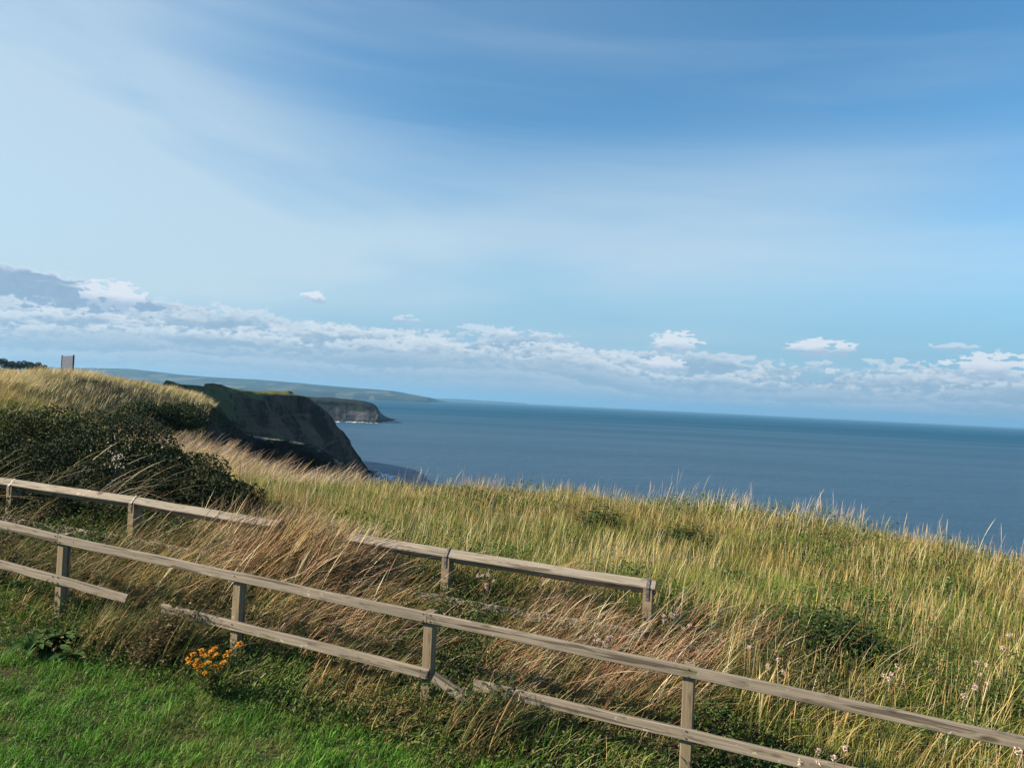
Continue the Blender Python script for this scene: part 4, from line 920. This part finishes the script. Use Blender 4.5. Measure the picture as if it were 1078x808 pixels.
P = np.concatenate([np.array(random.choice(HP)) * random.uniform(.3, .85) + rng.normal(0, .03, (3, 3)) for _ in range(130)]); leaves('foliage', P, rng.normal(0, .6, P.shape) + np.array([0, 0, .6]), rng.uniform(.02, .05, len(P)), pal(len(P), [(1, (.07, .10, .02)), (1, (.14, .13, .04))]), M_LEAF, parent=rag, asp=.4)
# dock: broad arching leaves
def dock(px, py, Y, label, nl=13, s=1.):
    p = at_px(px, py, Y); z = gz_(p[0], Y); root = empty('dock_plant', (p[0], Y, z)); tag(root, label, 'plant')
    for k3 in range(nl):
        a = random.uniform(0, 2 * math.pi); L_ = random.uniform(.13, .26) * s; w_ = L_ * .32; rise = random.uniform(.35, .9); V = []
        c0 = np.array([math.cos(a), math.sin(a), 0]); sd_ = np.array([-math.sin(a), math.cos(a), 0])
        for j in range(7):
            t = j / 6; c_ = c0 * L_ * t + np.array([0, 0, L_ * rise * (t - .75 * t * t)]) + np.array([0, 0, .02]); ww = w_ * math.sin(math.pi * min(1, t * .95 + .03)) ** .8 * .5 + .002
            V += [c_ - sd_ * ww + np.array([0, 0, ww * .5]), c_, c_ + sd_ * ww + np.array([0, 0, ww * .5])]
        Fq = []
        for j in range(6): q = 3 * j; Fq += [(q, q + 1, q + 4, q + 3), (q + 1, q + 2, q + 5, q + 4)]
        cc = np.array([.05, .10, .02]) * random.uniform(.7, 1.4)
        raw_mesh('leaf', np.array(V), [i for f in Fq for i in f], [4] * len(Fq), M_LEAF, parent=root, col=np.tile(cc, (21, 1)), smoothf=True)
dock(36, 668, 6.1, 'broad leaved dock at the lawn edge under the second post', 15, 1.15); dock(62, 655, 6.25, 'dark dock plant close against the lower rail near the frame edge', 13); dock(78, 662, 6.0, 'smaller dock plant between the lawn and the rail', 11, .8)
# thistles gone to seed
def thistle(px, py, Y, label, nh=5, hgt=None, colr=(.62, .46, .38)):
    p = at_px(px, py, Y); z = gz_(p[0], p[1]); H = max(.25, p[2] - z); root = empty('seeding_thistle', (p[0], p[1], z)); tag(root, label, 'thistle', 'thistles gone to seed')
    segs = []; tips = []; main = [np.array([0, 0, -.03]), np.array([.01, 0, H * .5]), np.array([.03, 0, H])]; segs.append((main, .004, .002)); tips.append(main[2])
    for _ in range(nh - 1):
        t = np.array([random.uniform(-.09, .10), random.uniform(-.06, .06), H * random.uniform(.72, 1.03)]); segs.append(([np.array([.01, 0, H * .5]), np.array([t[0] * .6, t[1] * .6, H * .68]), t], .0025, .0015)); tips.append(t)
    stem_mesh('stem', segs, M_LEAF, root, (.20, .14, .08))
    for t in tips:
        P = t + np.clip(rng.normal(0, .008, (46, 3)), -.015, .015); leaves('seed_head', P, rng.normal(0, 1, P.shape), rng.uniform(.012, .019, 46), pal(46, [(2, colr), (1, (.55, .50, .45)), (1, (.38, .24, .18))], .12), M_STRAW, parent=root, asp=.5)
    P = np.stack((rng.normal(0, .05, 22), rng.normal(0, .04, 22), rng.uniform(.1, .75, 22) * H), -1); leaves('foliage', P, rng.normal(0, .7, P.shape) + np.array([0, 0, .5]), rng.uniform(.03, .07, 22), pal(22, [(1, (.18, .12, .06)), (1, (.10, .11, .04))]), M_LEAF, parent=root, asp=.3)
TH = [(512, 606, 6.65, 7, 'reddish seeding thistle between the two posts of the low fence, in front of its beam'), (624, 668, 5.95, 4, 'fluffy thistle in the straw above the near rail'), (636, 671, 5.9, 5, 'second fluffy thistle close to the near top rail'),
      (703, 646, 6.2, 4, 'thistle just beyond the notched end post'), (722, 661, 6.3, 3, 'short seeding thistle in straw right of the end post'), (755, 668, 6.2, 4, 'tall pink seeding thistle over the bend of the top rail'), (786, 682, 5.9, 3, 'single thistle above the last post of the near fence'),
      (815, 694, 5.7, 4, 'thistle seeding just above the rail, beside the dark nettles'), (940, 700, 5.8, 4, 'white seed heads in yellow grass beyond the nettles'), (1035, 700, 5.9, 4, 'pink seeding thistle in the tall grass by the frame edge'), (1058, 668, 6.5, 4, 'tallest seeding thistle among the tall stalks'),
      (1022, 722, 5.3, 3, 'seeding thistle low against the top rail'), (856, 790, 4.3, 4, 'white fluffy thistle below the top rail in shade'), (884, 786, 4.3, 3, 'pale thistle in the shade right of the white one'), (1066, 790, 4.1, 3, 'thistle head under the end of the top rail'), (375, 560, 7.9, 4, 'thistle over the grown-over end of the beam'),
      (545, 520, 14.2, 3, 'distant thistle in the open meadow')]
for (px, py, Y, nh, lab) in TH: thistle(px, py, Y, lab, nh)

# ---------------------------------------------------------------- haze
if HAZE:
    m = bpy.data.materials.new('haze'); m.use_nodes = True; nt = m.node_tree; nt.nodes.clear()
    out = nt.nodes.new('ShaderNodeOutputMaterial'); pv = nt.nodes.new('ShaderNodeVolumePrincipled'); pv.inputs['Density'].default_value = HAZE
    pv.inputs['Color'].default_value = (.30, .62, .95, 1); pv.inputs['Anisotropy'].default_value = .2; nt.links.new(pv.outputs[0], out.inputs['Volume'])
    s = 22500; z0, z1 = -5, 190
    V = [(x, y, z) for z in (z0, z1) for x, y in ((-s, -s), (s, -s), (s, s), (-s, s))]; Fq = [(3, 2, 1, 0), (4, 5, 6, 7), (0, 1, 5, 4), (1, 2, 6, 5), (2, 3, 7, 6), (3, 0, 4, 7)]
    o = raw_mesh('haze', np.array(V), [i for f in Fq for i in f], [4] * 6, m); o['kind'] = 'stuff'

# ---------------------------------------------------------------- render settings
sc = bpy.context.scene
sc.view_settings.view_transform = 'Standard'; sc.view_settings.look = 'None'; sc.view_settings.gamma = 1; sc.view_settings.exposure = EXPO
sc.render.engine = 'CYCLES'; sc.cycles.max_bounces = 5; sc.cycles.diffuse_bounces = 2; sc.cycles.glossy_bounces = 2; sc.cycles.transmission_bounces = 3; sc.cycles.volume_bounces = 0
sc.cycles.use_denoising = True; sc.cycles.caustics_reflective = False; sc.cycles.caustics_refractive = False
